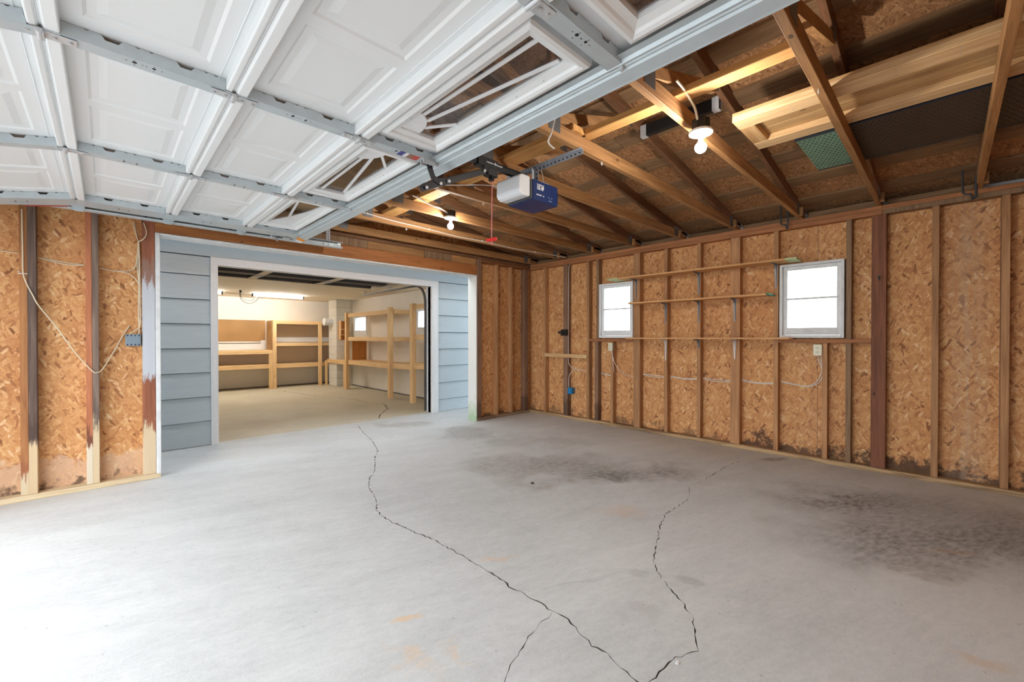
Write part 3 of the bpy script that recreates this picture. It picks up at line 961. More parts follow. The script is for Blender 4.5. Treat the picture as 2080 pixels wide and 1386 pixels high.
def truss(y, end=False):
    e = emptypart('roof_truss', roof, (RX, y, PZ1))
    t = 0.038
    MB().box(XF, XO - 0.002, y, y + t, PZ1 + 0.0005, PZ1 + 0.089).build('bottom_chord', M['truss'], e, 0.002)
    d = 0.098
    for s in (1, -1):
        xe = EX - 0.02 if s == 1 else LX + 0.02
        x5 = 5.0 if s == 1 else 2 * RX - 5.0
        pts = [(RX, zu(RX) - 0.001), (xe, zu(xe) - 0.001), (xe, max(zu(xe) - d, PZ1 + 0.002)), (x5, PZ1 + 0.0905), (RX, zu(RX) - d)]
        zl = lambda x: zu(x) - d
        # lower edge follows the slope until it meets the bottom chord
        xm = 5.16 - (PZ1 + 0.09 + d - 2.590) / SL
        xm2 = xm if s == 1 else 2 * RX - xm
        pts = [(RX, zu(RX) - 0.001), (xe, zu(xe) - 0.001), (xe, PZ1 + 0.0905 if zu(xe) > PZ1 + 0.11 else zu(xe) - 0.03), (xm2, PZ1 + 0.0905), (RX, zl(RX))]
        MB().prism(pts, 1, y, y + t).build('rafter', M['truss_dark' if s == 1 and end else 'truss_dark'], e, 0.002)
        # heel seat block
        xh = 5.02 if s == 1 else 2 * RX - 5.02
        MB().box(xh - 0.02, xh + 0.02, y - 0.03, y - 0.0005, PZ1 + 0.0005, PZ1 + 0.082).build('heel_block', M['truss'], e, 0.002)
        # diagonal web
        x2 = RX + s * 0.86
        b0 = Vector((RX + s * 0.05, y + t / 2, PZ1 + 0.125))
        b1 = Vector((x2, y + t / 2, zl(x2) - 0.032))
        MB().beam(b0, b1, t - 0.001, 0.064).build('web', M['truss'], e, 0.002)
        hx = 4.985 if s == 1 else 2 * RX - 4.985
        MB().box(hx - 0.075, hx + 0.02, y - 0.0018, y - 0.0003, PZ1 + 0.006, PZ1 + 0.115).build('gusset_plate', M['gusset'], e)
    MB().box(RX - 0.032, RX + 0.032, y + 0.0005, y + t - 0.0005, PZ1 + 0.09, zl(RX) - 0.001).build('king_post', M['truss'], e, 0.002)
    MB().box(RX - 0.055, RX + 0.055, y - 0.0018, y - 0.0003, PZ1 + 0.03, PZ1 + 0.135).build('gusset_plate', M['gusset'], e)
    MB().box(2.77, 2.86, y - 0.0018, y - 0.0003, zu(2.8) - 0.15, zu(2.8) - 0.045).build('gusset_plate', M['gusset'], e)
    return e
for y in TY:
    truss(y)
truss(YO + 0.05, True)
# eave blocking between the trusses on the window wall
for a, b in zip(TY[:-1], TY[1:]):
    MB().box(XO - 0.03, XO - 0.011, a + 0.04, b - 0.034, PZ1 + 0.0005, PZ1 + random.uniform(0.05, 0.07)).build('eave_block', M['skip'], roof, 0.002)
struct(MB().box(XO + 0.031, EX - 0.03, YS - 0.3, YO + 0.18, 2.40, 2.412).box(EX - 0.03, EX - 0.018, YS - 0.3, YO + 0.18, 2.40, 2.545).build('trim_eave_blocker', M['farbrown']))  # unseen soffit and fascia, added to block outside light at the eave
# gable infill above the opening wall and above the near side wall
for yy in (YO + 0.095, YS - 0.06):
    pts = [(XF - 0.1, PZ1 + 0.04), (XO, PZ1 + 0.04), (XO, zu(XO) - 0.02), (RX, zu(RX) - 0.02), (XF - 0.1, zu(XF - 0.1) - 0.02)]
    MB().prism(pts, 1, yy, yy + 0.012).build('gable_panel', M['osb_side'], roof)

# lumber laid over the bottom chords
o = MB().box(2.235, 2.327, 0.462, 1.72, PZ1 + 0.0895, PZ1 + 0.1275).build('truss_brace', M['brace'], None, 0.003)
tag(o, 'pale two by four laid flat across the truss chords beside the lit bare bulb', 'lumber', 'lumber on the chords')
o = MB().box(2.12, 2.262, 1.64, 4.22, PZ1 + 0.0895, PZ1 + 0.1275).build('truss_brace', M['brace'], None, 0.003)
tag(o, 'wide tan brace board across the chords above the garage door opener', 'lumber', 'lumber on the chords')

# ------------------------------------------------------------------ overhead garage door
ZD = 2.250      # underside of rails and stiles
ZK = 2.296      # underside of the steel skin
gd = thing('overhead_garage_door', 'open white sectional overhead garage door with sunburst windows hanging under the trusses', 'garage door', (0.4, 2.1, ZD))
STY = [0.86, 2.06, 3.25, 4.475]
STW = [0.03, 0.03, 0.03, 0.10]
DOOR0, DOOR1 = -0.40, 4.59
SEAM = -0.148
TILT = math.radians(11)
def tilt(p):
    q = p - Vector((SEAM, 0, ZD + 0.02))
    c, s = math.cos(TILT), math.sin(TILT)
    return Vector((SEAM + q.x * c - q.z * s, p.y, ZD + 0.02 + q.x * s + q.z * c))
BAYS = [(-0.37, 0.83), (0.89, 2.03), (2.09, 3.22), (3.28, 4.375)]
def emboss(x0, x1, y0, y1, z):
    loops = [(0, 0), (0.010, 0.006), (0.034, 0.006), (0.060, 0.001), (0.062, 0.001)]
    vs, fs = [], []
    for d, h in loops:
        vs += [(x0 + d, y0 + d, z + h), (x1 - d, y0 + d, z + h), (x1 - d, y1 - d, z + h), (x0 + d, y1 - d, z + h)]
    for k in range(len(loops) - 1):
        for i in range(4):
            j = (i + 1) % 4
            fs.append((4 * k + i, 4 * k + j, 4 * k + 4 + j, 4 * k + 4 + i))
    b = 4 * (len(loops) - 1)
    fs.append((b, b + 1, b + 2, b + 3))
    return MB().add(vs, fs)
def section(x0, x1, win=False, rot=False):
    fx = (lambda m: m.xf(tilt)) if rot else (lambda m: m)
    holes, panels = [], []
    if win:
        for y0, y1 in ((-0.28, 0.775), (0.93, 1.93), (2.13, 3.09), (3.30, 4.24)):
            holes.append((1.0, 1.32, y0, y1))
    else:
        for a, b in BAYS:
            m = (a + b) / 2
            for y0, y1 in ((a + 0.075, m - 0.03), (m + 0.03, b - 0.075)):
                panels.append((x0 + 0.10, x1 - 0.095, y0, y1))
        holes = list(panels)
    sec = fx(panel(MB(), 2, ZK, ZK + 0.003, x0 + 0.002, x1 - 0.002, DOOR0, DOOR1, holes)).build('door_section', M['door_white'], gd)
    for p in panels:
        fx(emboss(*p, ZK)).build('raised_panel', M['door_white'], sec, recalc=False)
    # folded edge rails
    mb = MB()
    mb.prism([(x0 + 0.003, ZK), (x0 + 0.003, ZD + 0.012), (x0 + 0.012, ZD), (x0 + 0.044, ZD), (x0 + 0.047, ZD + 0.003), (x0 + 0.047, ZK)], 1, DOOR0, DOOR1)
    fx(mb).build('edge_rail', M['door_white'], sec, 0.0015)
    mb = MB()
    if x1 < 1.4:
        mb.prism([(x1 - 0.003, ZK), (x1 - 0.003, ZD + 0.01), (x1 - 0.010, ZD + 0.002), (x1 - 0.026, ZD + 0.002), (x1 - 0.030, ZD + 0.006), (x1 - 0.030, ZK)], 1, DOOR0, DOOR1)
        mb.box(x1 - 0.0029, x1 + 0.0026, DOOR0, DOOR1, ZD + 0.010, ZK)
        mb.box(x1 - 0.052, x1 - 0.049, DOOR0, DOOR1, ZK - 0.004, ZK)
    else:
        mb.box(x1 - 0.05, x1 - 0.003, DOOR0, DOOR1, ZK - 0.025, ZK)
    fx(mb).build('edge_rail', M['door_white'], sec, 0.0015)
    # galvanized stiles with notched flanges
    for yc, hw in zip(STY, STW):
        xa, xb = x0 + 0.0475, (x1 - 0.031 if x1 < 1.4 else x1 - 0.075)
        mb = MB()
        mb.box(xa, xb, yc - hw, yc + hw, ZD, ZD + 0.0015)
        mb.box(x0 + 0.0, xa, yc - hw, yc + hw, ZD - 0.0022, ZD - 0.0007)
        mb.box(xb, min(x1, 1.37), yc - hw, yc + hw, ZD - 0.0022, ZD - 0.0007)
        L = xb - xa
        for s in (-1, 1):
            pts = [(xa, ZD), (xb, ZD), (xb, ZK - 0.001)]
            marks = [(0.93, 0.012, 0.004), (0.86, 0.012, 0.004), (0.72, 0.055, 0.016), (0.50, 0.012, 0.004), (0.42, 0.012, 0.004), (0.27, 0.055, 0.016), (0.13, 0.012, 0.004)]
            for fr, wd, dp in marks:
                xc = xa + L * fr
                pts += [(xc + wd / 2, ZK - 0.001), (xc + wd * 0.3, ZK - 0.001 - dp), (xc - wd * 0.3, ZK - 0.001 - dp), (xc - wd / 2, ZK - 0.001)]
            pts += [(xa, ZK - 0.001)]
            ya = yc + s * hw
            mb.prism(pts, 1, ya - 0.0008, ya + 0.0008)
        fx(mb).build('stile', M['galv'], sec)
        mh = MB()
        for fr, r in ((0.40, 0.007), (0.52, 0.006)):
            mh.cyl((xa + L * fr, yc - 0.005, ZD - 0.0006), (xa + L * fr, yc - 0.005, ZD + 0.0008), r, n=10)
            for dx, dy in ((0.0, -0.018), (0.0, 0.014), (0.022, -0.004), (-0.022, -0.004)):
                mh.cyl((xa + L * fr + dx, yc + dy, ZD - 0.0005), (xa + L * fr + dx, yc + dy, ZD + 0.0006), 0.0022, n=6)
        fx(mh).build('punched_holes', M['hole'], sec)
    return sec
s1 = section(0.915, 1.440, win=True)
s2 = section(0.385, 0.915)
s3 = section(SEAM, 0.385)
s4 = section(-0.678, SEAM, rot=True)
# hinges across each seam
for sx, sec in ((0.915, s1), (0.385, s2), (SEAM, s3)):
    for yc, hw in zip(STY[:3], STW):
        mb = MB()
        y0, y1 = yc - 0.022, yc + 0.022
        mb.box(sx - 0.078, sx - 0.008, y0, y1, ZD - 0.0052, ZD - 0.0024)
        mb.box(sx + 0.008, sx + 0.085, y0, y1, ZD - 0.0052, ZD - 0.0024)
        mb.box(sx + 0.006, sx + 0.010, y0 - 0.004, y1 + 0.004, ZD - 0.016, ZD - 0.0024)
        mb.cyl((sx, y0 - 0.006, ZD - 0.009), (sx, y1 + 0.006, ZD - 0.009), 0.0085, n=10)
        hinge = mb.build('hinge', M['zinc'], sec, 0.0008)
    y0 = 4.50
    mb = MB().box(sx - 0.03, sx + 0.04, 4.55, 4.612, ZD - 0.006, ZD - 0.0024)
    mb.prism([(sx - 0.032, ZD + 0.05), (sx - 0.032, ZD - 0.02), (sx - 0.018, ZD - 0.034), (sx + 0.026, ZD - 0.034), (sx + 0.040, ZD - 0.02), (sx + 0.040, ZD + 0.05)], 1, 4.606, 4.6105)
    mb.cyl((sx + 0.012, 4.600, ZD - 0.010), (sx + 0.012, 4.606, ZD - 0.010), 0.010, n=8)
    mb.cyl((sx + 0.005, 4.60, ZD + 0.022), (sx + 0.005, 4.635, ZD + 0.022), 0.011, n=12)
    mb.cyl((sx + 0.005, 4.635, ZD + 0.022), (sx + 0.005, 4.66, ZD + 0.022), 0.022, n=14)
    mb.build('roller_bracket', M['galv'], sec, 0.001)
    mb = MB()
    for yc in STY[:3]:
        for dx in (-0.066, -0.028, 0.032, 0.068):
            mb.cyl((sx + dx, yc, ZD - 0.0105), (sx + dx, yc, ZD - 0.0053), 0.0068, n=6)
    mb.build('hinge_bolts', M['zinc'], sec)
# windows of the top section
hub = (1.062, 2.07)
def winframe(y0, y1, kind):
    X0, X1 = 0.975, 1.305
    zb, zt = ZD + 0.002, ZD + 0.052
    m = MB()
    w_ = 0.050
    def bar(pts):
        m.prism(pts, 2, zb + 0.012, zt)
    # mitred frame with a stepped inner lip
    o_ = [(X0, y0), (X1, y0), (X1, y1), (X0, y1)]
    def loop(d):
        return [(X0 + d, y0 + d), (X1 - d, y0 + d), (X1 - d, y1 - d), (X0 + d, y1 - d)]
    prof = [(0.0, zt), (0.0, zb + 0.014), (0.006, zb + 0.003), (0.022, zb), (0.034, zb + 0.006), (0.040, zb + 0.016), (0.066, zb + 0.024), (0.068, zt)]
    vs, fs = [], []
    for d, z in prof:
        vs += [(p[0], p[1], z) for p in loop(d)]
    n = len(prof)
    for k in range(n - 1):
        for i in range(4):
            j = (i + 1) % 4
            fs.append((4 * k + i, 4 * k + j, 4 * k + 4 + j, 4 * k + 4 + i))
    fr = MB().add(vs, fs).build('window_frame', M['door_white'], s1)
    gx0, gx1, gy0, gy1 = X0 + 0.066, X1 - 0.066 + 0.03, y0 + 0.066, y1 - 0.066
    gx1 = X1 - 0.040
    MB().box(X0 + 0.064, X1 - 0.064, gy0 - 0.002, gy1 + 0.002, ZD + 0.043, ZD + 0.046).build('pane', M['glass_dirty'], s1)
    mt = MB()
    zc = ZD + 0.040
    gx0, gx1 = X0 + 0.068, X1 - 0.068
    def clipbar(p, q):
        p, q = Vector(p), Vector(q)
        mt.beam((p.x, p.y, zc), (q.x, q.y, zc), 0.017, 0.008)
    s = 1 if kind == 'R' else -1
    if kind in 'LR':
        yh = gy0 if kind == 'R' else gy1
        # hub quarter ellipse infill
        pts = [(gx0, yh)]
        for k in range(9):
            a = k / 8 * math.pi / 2
            pts.append((gx0 + 0.105 * math.sin(a), yh + s * 0.17 * math.cos(a)))
        MB().prism(pts, 2, zc - 0.004, zc + 0.004).build('sunburst_hub', M['white'], s1)
        ln = gy1 - gy0
        clipbar((gx0 + 0.028, yh + s * 0.165), (gx0 + 0.045, yh + s * ln))
        clipbar((gx0 + 0.072, yh + s * 0.125), (gx1 - 0.008, yh + s * ln * 0.97))
        clipbar((gx0 + 0.098, yh + s * 0.06), (gx1, yh + s * 0.20))
    else:
        yh = gy0 if kind == 'O' else gy1
        s = 1 if kind == 'O' else -1
        ln = gy1 - gy0
        pts = [(gx1, yh)]
        for k in range(11):
            a = k / 10
            pts.append((gx1 - (gx1 - gx0) * (a ** 1.9), yh + s * ln * a))
        pts.append((gx1, yh + s * ln))
        MB().prism(pts, 2, zc - 0.004, zc + 0.004).build('arch_infill', M['white'], s1)
        clipbar((gx0 + 0.01, yh + s * 0.02), (gx0 + 0.10, yh + s * ln * 0.72))
    mt.build('sunburst_muntin', M['white'], s1, 0.001)
    ms = MB()
    for k in range(7):
        yy = y0 + 0.04 + (y1 - y0 - 0.08) * k / 6
        for xx in (X0 + 0.05, X1 - 0.05):
            ms.cyl((xx, yy, zb + 0.0135), (xx, yy, zb + 0.022), 0.0028, n=6)
    ms.build('frame_screws', M['white_old'], s1)
winframe(-0.31, 0.765, 'B')
winframe(0.925, 1.930, 'L')
winframe(2.125, 3.085, 'R')
winframe(3.305, 4.245, 'O')
# top strut along the leading edge
prof = [(1.325, 2.262), (1.352, 2.260), (1.358, 2.2475), (1.366, 2.2475), (1.372, 2.254), (1.378, 2.2475), (1.386, 2.2475), (1.392, 2.240), (1.438, 2.228), (1.446, 2.2245), (1.449, 2.230), (1.449, 2.305)]
MB().sheet(prof, 1, DOOR0, 4.635, 0.0016).build('top_strut', M['galv'], gd)
mb = MB()
for yc in STY[:3]:
    mb.cyl((1.372, yc - 0.02, 2.238), (1.372, yc - 0.02, 2.250), 0.010, n=6).cyl((1.372, yc - 0.02, 2.232), (1.372, yc - 0.02, 2.24), 0.005, n=8)
mb.build('strut_bolts', M['zinc'], gd)
MB().prism([(1.374, 2.2535), (1.3785, 2.2468), (1.386, 2.2468), (1.392, 2.2393), (1.438, 2.2272), (1.4465, 2.2238), (1.4465, 2.2244), (1.438, 2.2279), (1.392, 2.2399), (1.386, 2.2474), (1.379, 2.2474), (1.3745, 2.254)], 1, 4.47, 4.555).build('orange_sticker', M['orange'], gd)
MB().prism([(1.392, 2.2393), (1.438, 2.2272), (1.4465, 2.2238), (1.4465, 2.2244), (1.438, 2.2279), (1.392, 2.2399)], 1, 4.56, 4.634).build('white_sticker', M['label'], gd)
for xa, xb, mm in ((1.142, 1.172, 'label_blue'), (1.1725, 1.195, 'label'), (1.1955, 1.225, 'label_brown'), (1.2255, 1.262, 'label_red')):
    MB().box(xa, xb, 2.034, 2.086, ZD - 0.0012, ZD - 0.0002).build('warning_label', M[mm], gd)
# red warning tape on the lower section's edge stile
MB().box(-0.42, -0.20, 4.594, 4.597, ZD - 0.004, ZD + 0.006).xf(tilt).build('red_strip', M['label_red'], gd)
# top roller carrier near the track end
MB().beam((1.18, 4.56, 2.245), (1.235, 4.62, 2.215), 0.004, 0.03).cyl((1.16, 4.55, 2.24), (1.16, 4.55, 2.228), 0.008, n=6).cyl((1.30, 4.58, 2.236), (1.30, 4.65, 2.262), 0.014, n=12).box(1.27, 1.33, 4.55, 4.60, 2.236, 2.244).build('top_roller_carrier', M['zinc'], gd, 0.001)

# horizontal track by the opening wall
tr = thing('door_track', 'galvanized door track hung above the wide opening in the back wall', 'track', (0.7, 4.70, 2.24))
YT = 4.690
prof = [(4.628, 2.247), (4.630, 2.2405), (4.640, 2.2385), (YT, 2.2385), (YT, 2.301), (4.640, 2.301), (4.630, 2.299), (4.628, 2.292)]
MB().sheet(prof, 0, -0.60, 1.885, -0.0025).build('rail', M['galv'], tr)
mb = MB()
R_ = 0.36
for k in range(8):
    a0, a1 = k / 8 * math.pi / 2, (k + 1) / 8 * math.pi / 2
    def pt(a, r): return (-0.60 - r * math.sin(a), 2.27 - R_ + r * math.cos(a) - 0.0)
    for r, ya, yb_ in ((R_ - 0.03, 4.628, YT), (R_ + 0.03, 4.628, YT)):
        mb.prism([pt(a0, r), pt(a1, r), pt(a1, r + 0.002), pt(a0, r + 0.002)], 1, ya, yb_)
    mb.prism([pt(a0, R_ - 0.03), pt(a1, R_ - 0.03), pt(a1, R_ + 0.03), pt(a0, R_ + 0.03)], 1, YT, YT + 0.002)
mb.box(-0.992, -0.932, YT, YT + 0.002, 0.02, 1.91).box(-0.932, -0.930, 4.63, YT, 0.02, 1.91).box(-0.994, -0.992, 4.63, YT, 0.02, 1.91)
mb.build('curved_track', M['galv'], tr)
mb = MB().box(1.73, 1.772, YT + 0.003, YT + 0.006, 2.243, 2.56).box(1.770, 1.773, YT + 0.006, YT + 0.045, 2.243, 2.56)
mb.box(1.66, 1.84, YT + 0.003, YT + 0.006, 2.478, 2.515)
mb.build('hanger', M['galv_dark'], tr, 0.0006)
mb = MB()
for k in range(9):
    mb.cyl((1.751, YT + 0.0022, 2.32 + 0.022 * k), (1.751, YT + 0.0034, 2.32 + 0.022 * k), 0.005, n=8)
for xx in (0.25, 0.35, 0.85, 0.95, 1.70, 1.75, 1.82, 1.845, 1.865):
    mb.cyl((xx, YT - 0.0036, 2.27), (xx, YT - 0.0020, 2.27), 0.0055, n=8)
mb.build('hanger_holes', M['hole'], tr)

# ------------------------------------------------------------------ garage door opener
YM = 2.09
op = thing('garage_door_opener', 'blue half horsepower garage door opener with frosted light cover hung from the trusses', 'door opener', (2.2, YM, 2.30))
MX0, MX1, MY0, MY1, MZ0, MZ1 = 2.105, 2.365, 1.972, 2.212, 2.200, 2.338
motor = MB().box(MX0, MX1, MY0, MY1, MZ0, MZ1).build('motor_housing', M['motor_blue'], op, 0.003)
MB().box(MX0 - 0.022, MX0 - 0.0005, MY0 + 0.003, MY1 - 0.003, MZ0 + 0.004, MZ1 - 0.006).build('end_trim', M['motor_dark'], motor, 0.004)
MB().box(MX1 + 0.0005, MX1 + 0.016, MY0 + 0.01, MY1 - 0.01, MZ0 + 0.03, MZ1 - 0.03).build('end_trim', M['blackp'], motor, 0.003)
# lens: rounded box with a sloping underside
x1 = MX0 - 0.0225
pts = [(x1, MZ0 + 0.012), (x1, MZ1 + 0.012), (x1 - 0.085, MZ1 + 0.012), (x1 - 0.105, MZ1 - 0.004), (x1 - 0.108, MZ0 + 0.040), (x1 - 0.096, MZ0 + 0.018), (x1 - 0.07, MZ0 + 0.008)]
o = MB().prism(pts, 1, MY0 + 0.004, MY1 - 0.006).build('light_cover', M['lens'], op, 0.012)
o.modifiers['bevel'].segments = 3
# rail, trolley, arm
orail = MB().box(-1.20, MX0 + 0.02, YM - 0.016, YM + 0.016, 2.362, 2.400).build('rail', M['black'], op, 0.002)
mb = MB()
for k in range(30):
    mb.box(1.86 + 0.0085 * k, 1.8645 + 0.0085 * k, YM - 0.0195, YM + 0.0195, 2.394, 2.4035)
mb.build('drive_belt', M['blackp'], orail)
trolley = MB().box(1.70, 1.87, YM - 0.026, YM + 0.026, 2.350, 2.412).box(1.74, 1.86, YM - 0.03, YM - 0.022, 2.318, 2.36).box(1.775, 1.86, YM - 0.032, YM + 0.02, 2.302, 2.352).cyl((1.812, YM - 0.02, 2.302), (1.812, YM - 0.02, 2.272), 0.016, 0.02, n=12).build('trolley', M['blackp'], op, 0.003)
MB().box(1.76, 1.90, YM - 0.034, YM - 0.027, 2.377, 2.384).cyl((1.83, YM - 0.04, 2.38), (1.83, YM - 0.03, 2.38), 0.009, n=8).build('release_latch', M['zinc'], trolley, 0.001)
ya = 2.045
mb = MB()
mb.prism([(1.262, 2.086), (1.266, 2.070), (1.275, 2.066), (1.745, 2.292), (1.745, 2.330), (1.285, 2.112)], 1, ya - 0.003, ya + 0.001)
mb.prism([(1.262, 2.086), (1.285, 2.112), (1.745, 2.330), (1.745, 2.334), (1.283, 2.116), (1.258, 2.088)], 1, ya - 0.003, ya + 0.018)
arm = mb.build('straight_arm', M['black'], op, 0.001)
mb = MB()
cv = [(1.318, 2.252), (1.327, 2.205), (1.345, 2.165), (1.380, 2.150), (1.430, 2.166)]
for a, b in zip(cv[:-1], cv[1:]):
    mb.beam((a[0], ya - 0.007, a[1]), (b[0], ya - 0.007, b[1]), 0.006, 0.034, up=(0, 1, 0))
mb.xf(lambda p: p)
mb = MB()
up_, lo_ = [], []
for i, p in enumerate(cv):
    a = Vector(cv[max(0, i - 1)]); b = Vector(cv[min(len(cv) - 1, i + 1)])
    d = (b - a).normalized()
    n = Vector((-d.y, d.x)) * 0.018
    up_.append((p[0] + n.x, p[1] + n.y)); lo_.append((p[0] - n.x, p[1] - n.y))
for i in range(len(cv) - 1):
    mb.prism([up_[i], up_[i + 1], lo_[i + 1], lo_[i]], 1, ya - 0.008, ya - 0.0035)
mb.build('curved_arm', M['black'], op, 0.001)
mb = MB()
for x_, z_ in ((1.30, 2.094), (1.395, 2.140), (1.452, 2.168), (1.322, 2.232), (1.725, 2.304)):
    mb.cyl((x_, ya - 0.016, z_), (x_, ya - 0.0085 if x_ < 1.41 else ya - 0.0035, z_), 0.009, n=8)
mb.build('arm_bolts', M['zinc'], arm)
MB().box(1.272, 1.345, 2.022, 2.028, 2.222, ZD - 0.003).box(1.272, 1.345, 2.052, 2.058, 2.222, ZD - 0.003).box(1.272, 1.345, 2.022, 2.058, ZD - 0.003, ZD - 0.0005).build('door_bracket', M['zinc'], op, 0.001)
# hanger straps
mb = MB().box(2.225, 2.228, 1.645, 2.345, 2.440, 2.4745).box(2.195, 2.225, 1.645, 2.345, 2.4715, 2.4745)
hang = mb.build('hanger_angle', M['galv_dark'], op, 0.0006)
mb = MB().box(2.2195, 2.2225, 2.028, 2.066, MZ1 + 0.001, 2.470).box(2.19, 2.2195, 2.063, 2.066, MZ1 + 0.001, 2.47)
mb.build('hanger_strap', M['galv_dark'], op, 0.0006)
mb = MB()
for k in range(20):
    yy = 1.67 + 0.0345 * k
    mb.cyl((2.2245, yy, 2.4555), (2.2288, yy, 2.4555), 0.0058, n=8)
    mb.cyl((2.2236, yy, 2.4555), (2.2249, yy, 2.4555), 0.0058, n=8)
for k in range(4):
    mb.cyl((2.2188, 2.046, 2.36 + 0.03 * k), (2.2194, 2.046, 2.36 + 0.03 * k), 0.006, n=8)
mb.build('hanger_holes', M['hole'], hang)
mb = MB().prism([(2.235, MZ1 + 0.0005), (2.335, MZ1 + 0.0005), (2.33, MZ1 + 0.03), (2.245, MZ1 + 0.03)], 1, 2.02, 2.08)
mb.build('terminal_cover', M['galv'], op, 0.002)
mb = MB()
for k in range(6):
    mb.box(2.25 + 0.014 * k, 2.254 + 0.014 * k, 2.018, 2.0195, MZ1 + 0.01, MZ1 + 0.026)
mb.build('terminal_vents', M['hole'], op)

def text(name, s, size, parent, org, rot, mat, depth=0.0004, bold=0.0, sx=1.0):
    cu = bpy.data.curves.new('txt', 'FONT')
    cu.body = s
    cu.size = size
    cu.extrude = depth
    cu.offset = bold
    cu.resolution_u = 3
    tmp = bpy.data.objects.new('txt', cu)
    COL.objects.link(tmp)
    dg = bpy.context.evaluated_depsgraph_get()
    me = bpy.data.meshes.new_from_object(tmp.evaluated_get(dg))
    bpy.data.objects.remove(tmp)
    mb = MB()
    R = Matrix.Rotation(rot[2], 3, 'Z') @ Matrix.Rotation(rot[0], 3, 'X')
    mb.v = [R @ Vector((v.co.x * sx, v.co.y, v.co.z)) + Vector(org) for v in me.vertices]
    mb.f = [tuple(p.vertices) for p in me.polygons]
    return mb.build(name, mat, parent, recalc=False)
RT = (math.pi / 2, 0, 0)
text('brand_lettering', 'CHAMBERLAIN', 0.0125, motor, (MX0 + 0.038, MY0 - 0.0006, MZ0 + 0.107), RT, M['print_white'], bold=0.0003, sx=0.86)
text('power_lettering', '1/2 HP', 0.036, motor, (MX0 + 0.037, MY0 - 0.0006, MZ0 + 0.078), RT, M['print_white'], bold=0.0017, sx=0.72)
text('small_lettering', 'SECURITY', 0.0125, motor, (MX0 + 0.034, MY0 - 0.0006, MZ0 + 0.036), RT, M['print_white'], bold=0.0004)
mb = MB()
mb.box(MX0 + 0.101, MX0 + 0.113, MY0 - 0.0009, MY0 - 0.0002, MZ0 + 0.0385, MZ0 + 0.0425).box(MX0 + 0.105, MX0 + 0.109, MY0 - 0.0009, MY0 - 0.0002, MZ0 + 0.0345, MZ0 + 0.0465)
for a, b, c, d in ((0.160, 0.166, 0.046, 0.048), (0.160, 0.162, 0.040, 0.048), (0.190, 0.196, 0.046, 0.048), (0.194, 0.196, 0.040, 0.048), (0.166, 0.190, 0.020, 0.022), (0.190, 0.192, 0.020, 0.027), (0.164, 0.166, 0.020, 0.027), (0.170, 0.176, 0.034, 0.036)):
    mb.box(MX0 + a, MX0 + b, MY0 - 0.0009, MY0 - 0.0002, MZ0 + c, MZ0 + d)
mb.build('printed_marks', M['print_white'], motor)
# emergency cord
o = thing('release_cord', 'pink and red emergency release cord with red handle below the opener trolley', 'cord', (1.815, YM - 0.02, 1.90))
MB().tube([(1.828, YM - 0.024, 2.292), (1.820, YM - 0.022, 2.268), (1.817, YM - 0.021, 2.20), (1.8155, YM - 0.0205, 2.05), (1.815, YM - 0.02, 1.91), (1.815, YM - 0.02, 1.872)], 0.0035, 6).tube([(1.815, YM - 0.02, 1.876), (1.819, YM - 0.022, 1.866), (1.816, YM - 0.018, 1.858)], 0.004, 6).build('cord', M['rope'], o, smooth=True)
MB().beam((1.790, YM + 0.005, 1.885), (1.840, YM - 0.045, 1.897), 0.016, 0.022).build('handle', M['red'], o, 0.004)

# ------------------------------------------------------------------ bare bulb lamps
def lamp(x, y, zb, label):
    o = thing('bulb_lamp', label, 'lamp', (x, y, zb + 0.10), 'bare bulb lamps')
    MB().cyl((x, y, zb + 0.092), (x, y, zb + 0.152), 0.050, n=8).box(x + 0.03, x + 0.056, y - 0.01, y + 0.01, zb + 0.10, zb + 0.12).build('junction_box', M['blackp'], o, 0.002)
    lh = MB().lathe((x, y, zb), [(0.020, 0.066), (0.030, 0.074), (0.062, 0.078), (0.064, 0.084), (0.060, 0.092)], 24).build('lampholder', M['white'], o, smooth=True)
    MB().lathe((x, y, zb), [(0.012, 0.044), (0.0145, 0.050), (0.0145, 0.066)], 16).build('bulb_neck', M['white'], lh, smooth=True)
    pr = [(0.001, -0.031)]
    for k in range(1, 10):
        a = -math.pi / 2 + k / 9 * (math.pi * 0.86)
        pr.append((0.031 * math.cos(a), 0.031 * math.sin(a)))
    pr.append((0.012, 0.0435))
    MB().lathe((x, y, zb), pr, 20).build('bulb', M['bulb'], o, smooth=True)
    return o
lamp(2.415, 0.972, 2.322, 'lit bare bulb on a black box below the black blocking, near the pine panel')
lamp(2.515, 3.497, 2.379, 'lit bare bulb beyond the opener, fed by twin white cables')

# black blocking with joist hangers above the near bulb
o = thing('blocking', 'black painted block in two steel joist hangers above the near bulb', 'blocking', (3.0, 1.37, 2.87))
MB().box(2.98, 3.018, 1.080, 1.656, 2.80, 2.885).build('block', M['blackp'], o, 0.002)
for ya, yb_ in ((1.0795, 1.125), (1.611, 1.6575)):
    MB().box(2.976, 2.9795, ya, yb_, 2.797, 2.885).box(3.0185, 3.022, ya, yb_, 2.797, 2.885).box(2.976, 3.022, ya, yb_, 2.7955, 2.7995).build('joist_hanger', M['zinc'], o, 0.0006)

